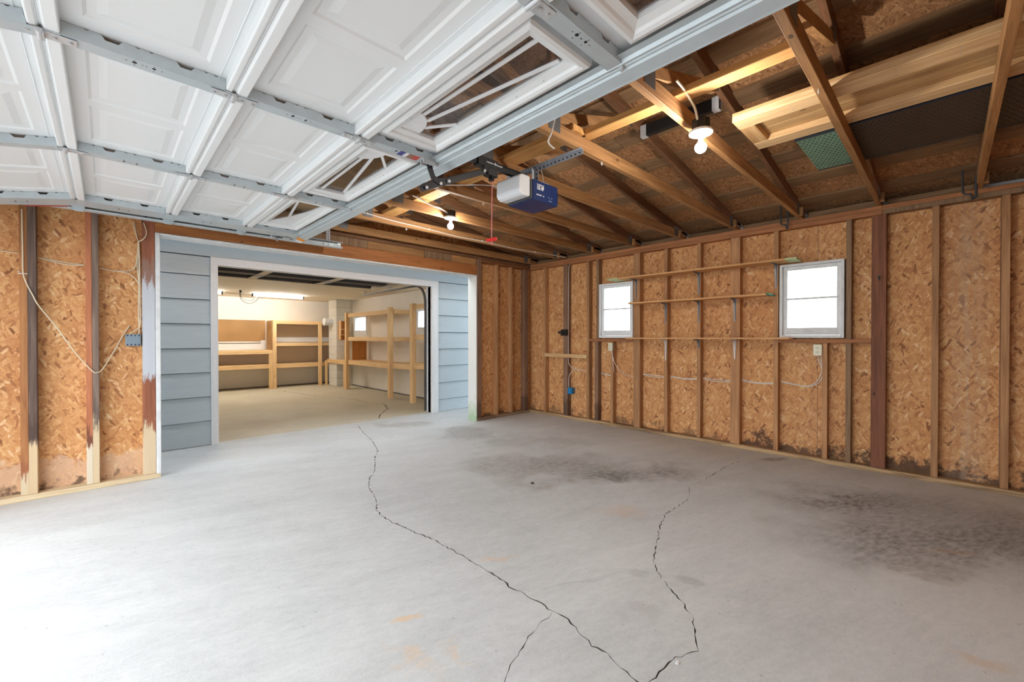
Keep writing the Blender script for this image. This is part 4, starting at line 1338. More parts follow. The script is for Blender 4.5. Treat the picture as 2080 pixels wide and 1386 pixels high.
# ------------------------------------------------------------------ plank hatch and steel ramp stored on the chords
rz = math.radians(-4.0)
hz = PZ1 + 0.0905
o = thing('plank_hatch', 'long pale pine panel door lying across the truss chords beside the steel ramp', 'panel door', (3.03, 0.30, hz))
def hatch():
    x0, x1, y1, y0 = 2.765, 3.290, 0.925, -1.05
    MB().box(x0, x0 + 0.125, y0, y1, hz, hz + 0.040).build('stile', M['pine_y'], o, 0.003)
    MB().box(x1 - 0.115, x1, y0, y1, hz, hz + 0.040).build('stile', M['pine_y'], o, 0.003)
    MB().box(x0 + 0.126, x1 - 0.116, y1 - 0.088, y1 - 0.001, hz + 0.001, hz + 0.039).build('rail', M['pine_x'], o, 0.003)
    MB().box(x0 + 0.126, x1 - 0.116, y0, y0 + 0.088, hz + 0.001, hz + 0.039).build('rail', M['pine_x'], o, 0.003)
    xa = x0
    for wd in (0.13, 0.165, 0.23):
        MB().box(xa + 0.001, xa + wd - 0.001, y0, y1, hz + 0.0405, hz + 0.056).build('board', M['pine_shaded'], o, 0.002)
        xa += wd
    mb = MB()
    for yy in [y1 - 0.02, y1 - 0.065] + [y1 - 0.3 - 0.22 * k for k in range(7)]:
        for xx in (x0 + 0.03, x0 + 0.085, x1 - 0.03, x1 - 0.08):
            mb.cyl((xx, yy, hz - 0.0006), (xx, yy, hz + 0.002), 0.004, n=6)
    mb.build('nail_heads', M['galv_dark'], o)
hatch()
o = thing('steel_ramp', 'dark perforated steel ramp with a green end stored on the chords beside the pine panel', 'ramp', (3.68, 0.2, hz))
def ramp(y0, y1, mat, name):
    mb = MB()
    mb.box(3.345, 4.03, y0, y1, hz + 0.004, hz + 0.007)
    mb.build(name, mat, o)
    mh = MB()
    x = 3.375
    while x < 4.01:
        y = y0 + 0.012 + (0.014 if int((x - 3.375) / 0.034 + 0.5) % 2 else 0)
        while y < y1 - 0.008:
            mh.box(x, x + 0.015, y, y + 0.007, hz + 0.0034, hz + 0.0042)
            y += 0.028
        x += 0.034
    mh.build('perforations', M['hole'], o)
ramp(0.462, 0.715, M['ramp_green'], 'green_end')
ramp(-0.95, 0.4615, M['ramp_dark'], 'deck')
MB().box(3.318, 3.3445, -0.95, 0.72, hz, hz + 0.06).build('side_rail', M['ramp_navy'], o, 0.002)
MB().box(4.031, 4.05, -0.95, 0.715, hz, hz + 0.05).build('side_rail', M['ramp_dark'], o, 0.002)

# ------------------------------------------------------------------ wall shelves and brackets
def shelf(y0, y1, ztop, dep, label, ends):
    o = thing('wall_shelf', label, 'shelf', (XR - dep / 2, (y0 + y1) / 2, ztop - 0.02), 'shelves on the window wall')
    ya, yb_ = y0, y1
    for side, mat, ln in ends:
        if side == 0:
            MB().box(XR - dep, XR - 0.001, y0, y0 + ln, ztop - 0.0195, ztop).build('painted_end', M[mat], o, 0.001)
            ya = y0 + ln + 0.0002
        else:
            MB().box(XR - dep, XR - 0.001, y1 - ln, y1, ztop - 0.0195, ztop).build('painted_end', M[mat], o, 0.001)
            yb_ = y1 - ln - 0.0002
    MB().box(XR - dep, XR - 0.001, ya, yb_, ztop - 0.0195, ztop).build('board', M['shelfwood'], o, 0.001)
ZT = [2.056, 1.716, 1.255]
shelf(1.050, 3.245, ZT[0], 0.222, 'highest of three long wooden wall shelves between the two windows', [(0, 'shelfgreen', 0.10), (1, 'shelfgreen', 0.16)])
shelf(1.290, 2.935, ZT[1], 0.205, 'middle of the three long wooden wall shelves between the two windows', [(0, 'shelfteal', 0.03)])
shelf(1.118, 2.970, ZT[2], 0.205, 'lowest of the three wall shelves, level with the window sills', [])
def bracket(yc, zt, mat, label, hv=0.26, wd=0.030):
    o = thing('shelf_bracket', label, 'bracket', (XR, yc, zt), 'brackets of the wall shelves')
    x = XR - 0.0005
    L = 0.175
    MB().prism([(yc - wd / 2, zt - 0.002), (yc + wd / 2, zt - 0.002), (yc + 0.006, zt - hv), (yc - 0.006, zt - hv)], 0, x - 0.003, x).build('wall_leg', mat, o, 0.0008)
    MB().prism([(x - 0.003, yc - wd / 2), (x - 0.003, yc + wd / 2), (x - L, yc + 0.006), (x - L, yc - 0.006)], 2, zt - 0.004, zt - 0.001).build('shelf_arm', mat, o, 0.0008)
    mb = MB()
    rib = [(x - 0.003, zt - 0.004), (x - L * 0.9, zt - 0.004), (x - L * 0.9, zt - 0.009), (x - 0.05, zt - 0.022), (x - 0.022, zt - 0.05), (x - 0.010, zt - hv * 0.92), (x - 0.003, zt - hv * 0.92)]
    mb.prism(rib, 1, yc - 0.0045, yc + 0.0045)
    mb.build('rib', mat, o, 0.001)
    mb = MB()
    for z_ in (0.02, hv - 0.03):
        mb.cyl((x - 0.0055, yc + 0.009 * (1 if z_ < 0.1 else 0), zt - z_), (x - 0.003, yc + 0.009 * (1 if z_ < 0.1 else 0), zt - z_), 0.004, n=8)
    mb.build('screws', M['galv_dark'], o)
bz = [z - 0.0195 for z in ZT]
bracket(2.925, bz[0], M['br_grey'], 'grey bracket under the highest shelf beside the smaller window')
bracket(2.094, bz[0], M['br_grey'], 'grey bracket under the middle of the highest shelf')
bracket(1.279, bz[0], M['br_grey'], 'grey bracket under the highest shelf beside the nearer window')
bracket(2.509, bz[1], M['br_grey'], 'grey bracket under the middle shelf, toward the smaller window')
bracket(2.094, bz[1], M['br_grey'], 'grey bracket under the middle shelf, between two others')
bracket(1.687, bz[1], M['br_grey'], 'grey bracket under the middle shelf on the wide stud')
bracket(2.509, bz[2], M['br_white'], 'longer white bracket under the lowest shelf, toward the smaller window', 0.275)
bracket(2.094, bz[2], M['br_grey'], 'short grey bracket between two white ones under the lowest shelf', 0.12)
bracket(1.687, bz[2], M['br_white'], 'white bracket under the lowest shelf on the wide stud', 0.225)

# ------------------------------------------------------------------ electrics and odds on the window wall
def outlet(y0, y1, z0, z1, label, xface):
    o = thing('outlet', label, 'outlet', (xface, (y0 + y1) / 2, z0), 'outlets on the window wall')
    MB().box(xface, xface + 0.045, y0 + 0.008, y1 - 0.008, z0 + 0.006, z1 - 0.006).build('box', M['galv_dark'], o, 0.002)
    cp = MB().box(xface - 0.006, xface - 0.0005, y0, y1, z0, z1).build('cover_plate', M['ivory'], o, 0.002)
    c = (z0 + z1) / 2
    yc = (y0 + y1) / 2
    for dz in (-0.022, 0.022):
        MB().box(xface - 0.0085, xface - 0.0062, yc - 0.016, yc + 0.016, c + dz - 0.014, c + dz + 0.014).build('socket', M['ivory'], cp, 0.003)
    mb = MB()
    for dz in (-0.022, 0.022):
        mb.box(xface - 0.009, xface - 0.0083, yc - 0.008, yc - 0.005, c + dz - 0.003, c + dz + 0.007)
        mb.box(xface - 0.009, xface - 0.0083, yc + 0.005, yc + 0.008, c + dz - 0.003, c + dz + 0.007)
        mb.cyl((xface - 0.009, yc, c + dz - 0.008), (xface - 0.0083, yc, c + dz - 0.008), 0.0028, n=8)
    mb.build('slots', M['hole'], cp)
outlet(0.874, 0.946, 1.072, 1.184, 'ivory duplex outlet below the nearer window', XR - 0.01)
outlet(3.262, 3.332, 1.070, 1.180, 'ivory covered outlet below the smaller window', XR - 0.05)
o = MB().box(XR - 0.022, XR - 0.0005, 3.728, 4.565, 0.945, 1.003).build('batten', M['pine_y'], None, 0.002)
o.rotation_euler = (math.radians(0.4), 0, 0)
tag(o, 'short pale pine batten nailed level across studs above the blue box', 'board')
o = thing('switch_box', 'black plastic switch box on a stud above the pine batten', 'electrical box', (XR - 0.02, 4.17, 1.285))
MB().box(XR - 0.05, XR - 0.001, 4.088, 4.200, 1.285, 1.382).build('box', M['blackp'], o, 0.003)
MB().box(XR - 0.04, XR - 0.001, 4.2005, 4.262, 1.318, 1.352).box(XR - 0.052, XR - 0.0505, 4.14, 4.165, 1.32, 1.35).build('mounting_tab', M['blackp'], o, 0.002)
o = thing('outlet_box', 'bright blue plastic electrical box low on the window wall', 'electrical box', (XR + 0.03, 4.05, 0.38))
MB().box(XR - 0.004, XO - 0.012, 4.022, 4.098, 0.382, 0.476).build('box', M['box_blue'], o, 0.004)
for ye in (4.028, 4.086):
    MB().box(XR - 0.008, XR - 0.0045, ye, ye + 0.006, 0.40, 0.46).build('ear', M['box_blue'], o, 0.001)
# bolt hook on the dark post
o = MB().tube([(XR - 0.004, 0.445, 1.815), (XR - 0.03, 0.446, 1.815), (XR - 0.045, 0.446, 1.80), (XR - 0.045, 0.44, 1.778)], 0.005, 8).cyl((XR - 0.02, 0.446, 1.815), (XR - 0.026, 0.446, 1.815), 0.010, n=8).build('post_hook', M['hook_steel'], None, smooth=True)
tag(o, 'small steel hook screwed into the dark brown post', 'hook')

def cable(name, pts, r, mat, label, extra=()):
    mb = MB().tube(pts, r, 6)
    for e in extra:
        mb.tube(e, r, 6)
    o = mb.build(name, mat, None, smooth=True)
    return tag(o, label, 'cable')
XC = XO - 0.02
cable('wall_cable', [(XR + 0.02, 4.06, PZ0 + 0.01), (XR - 0.006, 4.065, 2.36), (XR + 0.006, 4.085, 2.27), (XR + 0.008, 4.093, 1.6), (XR + 0.008, 4.093, 1.2), (XR + 0.008, 4.092, 0.93), (XR + 0.01, 4.085, 0.85), (XR + 0.03, 4.03, 0.79), (XC, 3.98, 0.765), (XC, 3.85, 0.757), (XC, 3.76, 0.755)], 0.0042, M['cable_w'],
      'white cable dropping from the top plate to the low junction on the window wall',
      [[(XC, 3.98, 0.768), (XR + 0.04, 4.03, 0.745), (XR + 0.01, 4.075, 0.66), (XR + 0.005, 4.085, 0.55), (XR + 0.01, 4.075, 0.478)], [(XC, 3.69, 0.755), (XC, 3.60, 0.755)], [(XC, 3.53, 0.742), (XC, 3.45, 0.724), (XC, 3.36, 0.71)], [(XC + 0.002, 3.53, 0.732), (XC + 0.002, 3.45, 0.714), (XC + 0.002, 3.36, 0.702)]])
segs = [(2.86, 2.54), (2.48, 2.125), (2.065, 1.745), (1.63, 1.31)]
ex = []
for i, (a, b) in enumerate(segs):
    for d in (0.0, 0.011):
        z = 0.76 if i < 3 else 0.77
        ex.append([(XC, a, z - 0.02 + d + 0.012), (XC, (a + b) / 2, z - 0.028 + d * (2 - i % 2)), (XC, b, z - 0.02 + d)])
cable('outlet_feed_cable', [(XR - 0.03, 3.30, 1.07), (XR - 0.005, 3.285, 0.98), (XR + 0.01, 3.27, 0.90), (XC - 0.01, 3.22, 0.80), (XC, 3.12, 0.735), (XC, 3.02, 0.72), (XC, 2.975, 0.722)], 0.0042, M['cable_w'],
      'pair of white cables looping from the outlet and running through the studs',
      [[(XR - 0.03, 3.285, 1.07), (XR + 0.0, 3.292, 0.95), (XR + 0.015, 3.285, 0.80), (XR + 0.03, 3.29, 0.755)]] + ex)
cable('outlet_tail_cable', [(XR + 0.02, 0.885, 1.072), (XR + 0.03, 0.882, 0.98), (XC - 0.02, 0.885, 0.90), (XC - 0.01, 0.93, 0.80), (XC, 1.02, 0.75), (XC, 1.14, 0.765), (XC, 1.245, 0.785)], 0.004, M['cable_w'],
      'white cable curling down from the outlet with visible sockets',
      [[(XR + 0.02, 0.915, 1.072), (XR + 0.02, 0.90, 1.0), (XC - 0.02, 0.875, 0.90), (XC - 0.012, 0.905, 0.80), (XC, 1.0, 0.745), (XC, 1.12, 0.755), (XC, 1.245, 0.775)]])

# ------------------------------------------------------------------ electrics on the left part of the opening wall
YC = YO - 0.012
o = thing('steel_junction_box', 'grey steel gang box beside the white painted post', 'electrical box', (0.175, YC, 1.18))
MB().box(0.126, 0.226, YC - 0.045, YC + 0.008, 1.180, 1.283).build('box', M['box_grey'], o, 0.003)
mb = MB()
for k in range(4):
    for z_ in (1.192, 1.271):
        mb.cyl((0.138 + 0.025 * k, YC - 0.0462, z_), (0.138 + 0.025 * k, YC - 0.0450, z_), 0.0055, n=10)
mb.build('knockouts', M['hole'], o)
cable('drop_cable', [(-0.452, YB - 0.004, 2.23), (-0.450, YB - 0.004, 1.90), (-0.449, YB - 0.006, 1.76), (-0.435, YB - 0.01, 1.68), (-0.40, YB - 0.012, 1.58), (-0.37, YB - 0.01, 1.50), (-0.28, YB - 0.005, 1.34), (-0.18, YB - 0.006, 1.14), (-0.08, YB - 0.01, 0.98), (-0.05, YB - 0.01, 0.965), (-0.02, YB + 0.01, 0.985), (0.05, YB + 0.06, 1.13), (0.11, YC, 1.27), (0.155, YC + 0.006, 1.36)], 0.0042, M['cable'],
      'single cream cable sagging in a long loop across two dark studs')
ex = [[(-0.47, YC, 1.90), (-0.52, YC, 1.905), (-0.64, YC, 1.915)], [(-0.375, YC, 1.885), (-0.30, YC, 1.862), (-0.22, YC, 1.845), (-0.125, YC, 1.852)], [(-0.375, YC + 0.004, 1.88), (-0.29, YC + 0.004, 1.872), (-0.20, YC + 0.004, 1.86), (-0.125, YC + 0.004, 1.858)],
      [(-0.03, YC, 1.838), (0.06, YC, 1.826), (0.15, YC, 1.838), (0.19, YC, 1.87), (0.206, YC, 1.97), (0.214, YC, 2.09)], [(0.06, YC - 0.008, 1.826), (0.15, YC - 0.008, 1.812), (0.20, YC - 0.008, 1.76), (0.215, YC - 0.008, 1.72)],
      [(0.18, YC - 0.01, 2.26), (0.21, YC - 0.01, 2.12), (0.217, YC - 0.01, 2.08), (0.216, YC - 0.01, 1.75), (0.212, YC - 0.012, 1.5), (0.216, YC - 0.014, 1.36), (0.214, YC - 0.02, 1.30), (0.212, YC - 0.022, 1.275)],
      [(0.217, YC - 0.018, 2.10), (0.222, YC - 0.018, 1.9), (0.222, YC - 0.018, 1.6), (0.222, YC - 0.018, 1.37), (0.19, YC - 0.022, 1.32), (0.155, YC - 0.026, 1.285), (0.145, YC - 0.03, 1.270)],
      [(0.215, YC - 0.014, 2.10), (0.24, YB - 0.012, 2.11), (0.262, YB - 0.014, 2.15), (0.262, YB - 0.012, 2.2), (0.245, YB - 0.01, 2.26)]]
cable('stud_bay_cables', [(0.19, YC, 2.26), (0.212, YC, 2.12), (0.216, YC, 2.06), (0.206, YC, 1.9), (0.216, YC, 1.74)], 0.004, M['cable'], 'cream cables bunched beside the white painted post above the grey gang box', ex)
o = MB().box(-0.475, -0.425, YB - 0.004, YB - 0.0005, 1.738, 1.744).box(-0.478, -0.466, YB + 0.003, YB + 0.0095, 1.752, 1.756).build('wall_peg', M['cable_w'])
tag(o, 'tiny white peg nailed on a stud beside the sagging cable', 'peg')

# ------------------------------------------------------------------ ceiling wires, hooks
yk = TY[7] - 0.006
pts = [(1.72, yk, 2.548), (1.95, yk, 2.535), (2.3, yk, 2.515), (2.7, yk, 2.505), (3.1, yk, 2.49), (3.5, yk, 2.497), (4.0, yk, 2.487), (4.5, yk, 2.497), (4.8, yk - 0.01, 2.505), (5.0, yk - 0.03, 2.50), (5.12, yk - 0.06, 2.492)]
mb = MB().tube(pts, 0.0055, 6)
for p in pts[1:9:2]:
    mb.box(p[0] - 0.003, p[0] + 0.003, p[1] - 0.008, p[1] + 0.006, p[2] - 0.012, p[2] + 0.014)
tag(mb.build('ceiling_cable', M['cable_w'], None, smooth=True), 'white stapled cable running along a truss chord to the window wall corner', 'cable')
mb = MB().tube([(2.06, 3.46, 2.575), (2.16, 3.47, 2.555), (2.27, 3.475, 2.535), (2.38, 3.48, 2.53), (2.468, 3.49, 2.512)], 0.0055, 6)
mb.tube([(2.10, 3.45, 2.575), (2.19, 3.455, 2.545), (2.30, 3.46, 2.522), (2.40, 3.47, 2.515), (2.468, 3.485, 2.500)], 0.0055, 6)
tag(mb.build('lamp_cable', M['cable_w'], None, smooth=True), 'twin white cables feeding the bulb beyond the opener', 'cable')
mb = MB().tube([(2.16, 0.995, 2.60), (2.235, 0.985, 2.575), (2.30, 0.975, 2.535), (2.335, 0.97, 2.505), (2.355, 0.97, 2.475), (2.372, 0.972, 2.462)], 0.0065, 6)
tag(mb.build('lamp_cable', M['cable'], None, smooth=True), 'cream cable running down the chord into the near bulb box', 'cable')
cable('dangling_wire', [(1.66, 1.656, 2.53), (1.64, 1.55, 2.535), (1.62, 1.40, 2.50), (1.62, 1.36, 2.46), (1.625, 1.36, 2.40), (1.615, 1.37, 2.33), (1.60, 1.375, 2.27), (1.59, 1.385, 2.235), (1.60, 1.385, 2.215), (1.625, 1.375, 2.20)], 0.004, M['cable_w'], 'loose white wire dangling beside the leading edge of the garage door')
cable('opener_wire', [(2.03, 2.215, 2.325), (1.9, 2.26, 2.318), (1.75, 2.34, 2.30), (1.62, 2.42, 2.295), (1.50, 2.5, 2.33), (1.46, 2.53, 2.38)], 0.003, M['cable_w'], 'thin white wire sagging from the opener towards the door')
cable('bell_wire', [(2.29, 2.05, 2.37), (2.292, 2.05, 2.42), (2.285, 2.07, 2.50), (2.28, 2.08, 2.56)], 0.0022, M['cable_w'], 'thin pale wire rising from the opener terminals')
def jhook(y, x, label, flip):
    pts = [(x, y, 2.64), (x, y, 2.56), (x + 0.0, y, 2.42), (x + 0.0, y + 0.002, 2.388), (x - 0.0, y + 0.02, 2.378), (x, y + 0.042, 2.395), (x, y + 0.045, 2.43)]
    o = MB().tube([(x + 0.012, y + 0.075, 2.615), (x + 0.012, y + 0.072, 2.45), (x + 0.01, y + 0.06, 2.42), (x + 0.005, y + 0.03, 2.412), (x, y + 0.03, 2.412)], 0.0075, 8).tube([(x - 0.03, y, 2.545), (x - 0.03, y, 2.39), (x - 0.025, y + 0.004, 2.372), (x + 0.01, y + 0.02, 2.372)], 0.009, 8).tube([(x + 0.005, y + 0.03, 2.412), (x + 0.01, y + 0.022, 2.385), (x + 0.01, y + 0.02, 2.372)], 0.006, 8)
    ob = o.build('storage_hook', M['hook_steel'], None, smooth=True)
    tag(ob, label, 'hook', 'utility hooks on the top plate')
jhook(1.135, 5.02, 'dark steel utility hook on the top plate above the nearer window', False)
jhook(-0.150, 5.02, 'dark steel utility hook on the top plate beyond the dark brown post', False)
for x_, y_, lab in ((2.53, TY[1], 'small white eye screw under the chord beside the pine panel'), (2.49, TY[3], 'small white eye screw under the chord between the near bulb and the opener'), (2.46, TY[5], 'small white eye screw under the chord just beyond the opener'), (2.42, TY[7], 'small white eye screw under the chord that carries the stapled cable')):
    o = MB().tube([(x_ + 0.008 * math.cos(a), y_ + 0.019, PZ1 - 0.014 + 0.008 * math.sin(a)) for a in [k * math.pi / 4 for k in range(9)]], 0.002, 5).cyl((x_, y_ + 0.019, PZ1 - 0.006), (x_, y_ + 0.019, PZ1 + 0.004), 0.002, n=6).build('eye_screw', M['white'], None, smooth=True)
    tag(o, lab, 'eye screw', 'eye screws under the chords')

# ------------------------------------------------------------------ passage and the second garage
GX0, GX1, GZ = 0.955, 3.910, 2.105     # clear opening of the second garage
wsd = struct(panel(MB(), 1, YG + 0.028, YG + 0.10, -1.7, 5.75, -0.1, 2.9, [(GX0, GX1, -0.2, GZ)]).build('wall_siding', M['cream']))
panel(MB(), 1, YG + 0.0272, YG + 0.0278, -1.65, 5.74, 0.0, 2.78, [(GX0, GX1, -0.2, GZ)]).build('gap_shade_sheet', M['blackp'], wsd)  # black sheet stands in for shade in the gaps between boards
def lap(x0, x1, z0, z1):
    # clapboard: thicker at the butt
    MB().prism([(YG + 0.027, z0), (YG - 0.004, z0), (YG + 0.014, z1 - 0.007), (YG + 0.027, z1 - 0.007)], 0, x0, x1).build('siding_board', M['siding'], wsd)
TX0, TX1 = 0.884, 4.034
z = 0.006
while z < 2.19:
    lap(-1.6, TX0 - 0.002, z, min(z + 0.2815, 2.198)); z += 0.2815
z = -0.075
while z < 2.19:
    lap(TX1 + 0.002, 5.72, max(z, 0.004), min(z + 0.285, 2.198)); z += 0.285
for z in (2.2005, 2.478):
    lap(-1.6, 5.72, z, z + 0.277)
def casing():
    for x0, x1 in ((TX0, GX0 - 0.0), (GX1, TX1)):
        o = struct(MB().box(x0, x1, YG - 0.026, YG + 0.027, 0.0, 2.1045).build('trim_4' if x0 < 2 else 'trim_5', M['white'], None, 0.002))
        MB().box(x0 + 0.02, x0 + 0.03, YG - 0.030, YG - 0.0265, 0.0, 2.10).box(x1 - 0.018, x1 - 0.012, YG - 0.030, YG - 0.0265, 0.0, 2.10).build('bead', M['white'], o, 0.001)
    o = struct(MB().box(TX0, TX1, YG - 0.026, YG + 0.027, 2.105, 2.196).build('trim_6', M['white'], None, 0.002))
    MB().box(TX0, TX1, YG - 0.030, YG - 0.0265, 2.135, 2.145).box(TX0, TX1, YG - 0.030, YG - 0.0265, 2.175, 2.181).build('bead', M['white'], o, 0.001)
casing()
for nm, x in (('trim_7', GX0 - 0.012), ('trim_8', GX1 + 0.0)):
    struct(MB().box(x, x + 0.012, YG + 0.028, YG + 0.16, 0.0, GZ).build(nm, M['white']))
# eave of the second garage and the unseen closed ends of the open passage between the buildings
struct(MB().box(-1.7, 5.75, YG - 0.38, YG - 0.006, 2.42, 2.52).build('trim_10', M['white']))
struct(MB().box(-1.72, -1.70, 5.03, YG + 0.1, -0.1, 2.64).build('wall_passage_left', M['siding']))
struct(MB().box(5.752, 5.77, 5.03, YG + 0.1, -0.1, 2.64).build('wall_passage_blocker', M['siding']))  # unseen end wall, added to cut the skylight on the siding
# second garage shell
struct(MB().box(-1.7, FX + 0.1, FY, FY + 0.1, -0.1, FZC + 0.1).build('wall_far', M['cream']))
FW1 = (10.115, 10.80, 1.41, 1.80)
FW2 = (6.95, 7.71, 1.44, 1.84)
struct(panel(MB(), 0, FX, FX + 0.1, YG + 0.1, FY, -0.1, FZC + 0.1, [FW1, FW2]).build('wall_far_right', M['cream']))
struct(MB().box(-1.7, -1.6, YG + 0.1, FY, -0.1, FZC + 0.1).build('wall_far_left', M['cream']))
struct(MB().box(-1.7, FX + 0.1, YG + 0.1, FY + 0.1, FZC, FZC + 0.1).build('ceiling_far', M['cream_c']))
struct(MB().box(-1.6, FX, FY - 0.012, FY - 0.001, 0, 0.03).build('baseboard_far', M['farbrown_l']))
struct(MB().box(FX - 0.012, FX - 0.001, 6.2, FY - 0.02, 0, 0.025).build('baseboard_far_right', M['farbrown_l']))
def farwin(nm, W):
    y0, y1, z0, z1 = W
    t = 0.03
    o = struct(MB().box(FX - 0.012, FX + 0.08, y0, y0 + t, z0, z1).box(FX - 0.012, FX + 0.08, y1 - t, y1, z0, z1).box(FX - 0.012, FX + 0.08, y0 + t, y1 - t, z1 - t, z1).box(FX - 0.02, FX + 0.08, y0 + t, y1 - t, z0, z0 + t).build(nm, M['white'], None, 0.002))
    MB().box(FX + 0.04, FX + 0.044, y0 + t, y1 - t, z0 + t, z1 - t).build('pane', M['glass'], o)
    yc = (y0 + y1) / 2
    MB().box(FX - 0.03, FX - 0.0125, yc - 0.03, yc + 0.03, z0 + 0.004, z0 + 0.022).build('latch', M['galv_dark'], o, 0.002)
    for a, b, c, d in ((y0 - 0.06, y0 - 0.001, z0 - 0.09, z1 + 0.06), (y1 + 0.001, y1 + 0.06, z0 - 0.09, z1 + 0.06), (y0 - 0.001, y1 + 0.001, z1 + 0.001, z1 + 0.06), (y0 - 0.001, y1 + 0.001, z0 - 0.09, z0 - 0.001)):
        MB().box(FX - 0.012, FX - 0.0005, a, b, c, d).build('casing', M['white'], o, 0.002)
farwin('window_3', FW1)
farwin('window_4', FW2)

# shelving along the end wall
o = thing('workbench_shelving', 'tan lumber bench and shelf unit along the end wall of the second garage', 'shelving', (2.5, 11.75, 0))
def bx(name, mat, *a):
    return MB().box(*a).build(name, M[mat], o, 0.003)
YL = 11.5
bx('post', 'fir_z', 2.87, 2.953, YL, YL + 0.04, 0, 0.86)
bx('post', 'fir_z', 2.955, 3.040, YL, YL + 0.04, 0, 1.685)
bx('post', 'fir_z', 4.035, 4.12, YL, YL + 0.04, 0, 1.64)
bx('post', 'fir_z', 0.3, 0.385, YL, YL + 0.04, 0, 0.86)
for z0, z1 in ((1.598, 1.68), (1.043, 1.124), (0.50, 0.60)):
    bx('face_board', 'fir_x', 3.042, 4.60, YL + 0.041, YL + 0.075, z0, z1)
    bx('shelf_deck', 'fir_x', 2.96, 4.60, YL + 0.076, FY - 0.001, z1 - 0.022, z1 - 0.002)
for z0, z1 in ((0.860, 0.945), (0.505, 0.60)):
    bx('face_board', 'fir_x', 0.2, 2.869 if z0 < 0.8 else 2.953, YL + 0.0 if z0 > 0.8 else YL + 0.005, YL + 0.04, z0, z1)
    bx('shelf_deck', 'fir_x', 0.2, 2.95, YL + 0.041, FY - 0.001, z1 - 0.02, z1 + 0.002)
bx('back_panel', 'beige', 3.04, 4.55, FY - 0.012, FY - 0.0015, 0.62, 1.02)
bx('back_panel', 'white', 3.04, 4.55, FY - 0.018, FY - 0.0125, 1.14, 1.26)
bx('back_panel', 'beige', 3.04, 4.55, FY - 0.012, FY - 0.0015, 1.27, 1.575)
bx('end_panel', 'peg', 2.935, 2.952, YL + 0.042, FY - 0.02, 0.95, 1.68)
o2 = thing('pegboard', 'brown perforated pegboard above the bench on the end wall', 'pegboard', (2.0, FY - 0.03, 1.19))
MB().box(0.3, 2.905, FY - 0.02, FY - 0.012, 1.165, 1.690).build('board', M['peg'], o2, 0.001)
MB().box(0.3, 2.905, FY - 0.026, FY - 0.0205, 0.952, 1.100).box(2.80, 2.905, FY - 0.026, FY - 0.0205, 1.1005, 1.19).box(0.3, 2.80, FY - 0.03, FY - 0.0265, 1.13, 1.16).build('backsplash', M['white'], o2, 0.002)

# chimney column
o = thing('chimney_column', 'white painted block chimney standing in a corner of the second garage', 'chimney', (4.42, 11.1, 0))
XCO0, XCO1, YCO0, YCO1 = 4.279, FX - 0.002, 10.93, 11.45
z = 0.004
k = 0
while z < FZC - 0.01:
    z1 = min(z + 0.203, FZC - 0.002)
    MB().box(XCO0, XCO1, YCO0, YCO1, z, z1 - 0.003).build('block_course', M['block'], o, 0.004)
    z = z1
MB().cyl((4.10, 11.2, 1.665), (4.278, 11.2, 1.665), 0.085, n=24).cyl((4.06, 11.2, 1.665), (4.10, 11.2, 1.665), 0.095, n=24).build('flue_thimble', M['white'], o, 0.004)

# shelving along the right wall
o = thing('wall_shelving', 'tall open tan lumber shelving under the small window of the second garage', 'shelving', (4.45, 9.1, 0))
XS = 4.19
bx('post', 'fir_z', XS, XS + 0.088, 10.115, 10.20, 0, 1.865)
bx('post', 'fir_z', XS + 0.002, XS + 0.04, 10.205, 10.30, 0, 0.66)
bx('post', 'fir_z', XS, XS + 0.088, 7.955, 8.045, 0, 1.885)
bx('post', 'fir_z', XS, XS + 0.045, 11.42, 11.48, 0, 0.655)
for z0, z1 in ((1.748, 1.84), (1.178, 1.268), (0.61, 0.715)):
    bx('face_board', 'fir_y', XS + 0.046, XS + 0.084, 8.046, 10.114, z0, z1)
    bx('shelf_deck', 'fir_y', XS + 0.085, FX - 0.002, 7.96, 10.18, z1 - 0.02, z1)
    if z0 > 0.7:
        bx('end_board', 'fir_x', XS + 0.089, FX - 0.002, 7.925, 7.954, z0, z1)
bx('face_board', 'fir_y', XS + 0.046, XS + 0.084, 10.31, 11.48, 0.59, 0.69)
bx('shelf_deck', 'fir_y', XS + 0.085, FX - 0.002, 10.2, 10.90, 0.67, 0.69)
bx('face_board', 'fir_y', XS + 0.046, XS + 0.084, 7.175, 7.95, 0.625, 0.735)
bx('shelf_deck', 'fir_y', XS + 0.085, FX - 0.002, 7.175, 7.95, 0.715, 0.735)
bx('divider_panel', 'ply', XS + 0.1, FX - 0.05, 9.99, 10.008, 0.716, 1.176)
o = thing('wall_shelving', 'separate tan shelf bay half hidden behind the door track of the second garage', 'shelving', (4.45, 6.8, 0))
bx('post', 'fir_z', XS, XS + 0.088, 7.065, 7.16, 0, 1.905)
for z0, z1 in ((1.80, 1.89), (1.213, 1.305), (0.66, 0.772)):
    bx('face_board', 'fir_y', XS + 0.046, XS + 0.084, 6.25, 7.064, z0, z1)
    bx('shelf_deck', 'fir_y', XS + 0.085, FX - 0.002, 6.25, 7.15, z1 - 0.02, z1)
o = thing('wall_cubby', 'small wooden cubby with two ledges hung on the chimney', 'cubby', (4.46, 10.86, 1.2))
MB().box(4.33, 4.50, 10.905, 10.928, 1.20, 1.69).build('back', M['ply'], o, 0.002)
MB().box(4.33, 4.345, 10.80, 10.904, 1.20, 1.69).build('side', M['fir_z'], o, 0.002)
MB().box(4.485, 4.50, 10.80, 10.904, 1.20, 1.69).build('side', M['fir_z'], o, 0.002)
for z in (1.32, 1.46):
    MB().box(4.3455, 4.4845, 10.81, 10.904, z, z + 0.014).build('ledge', M['fir_x'], o, 0.002)

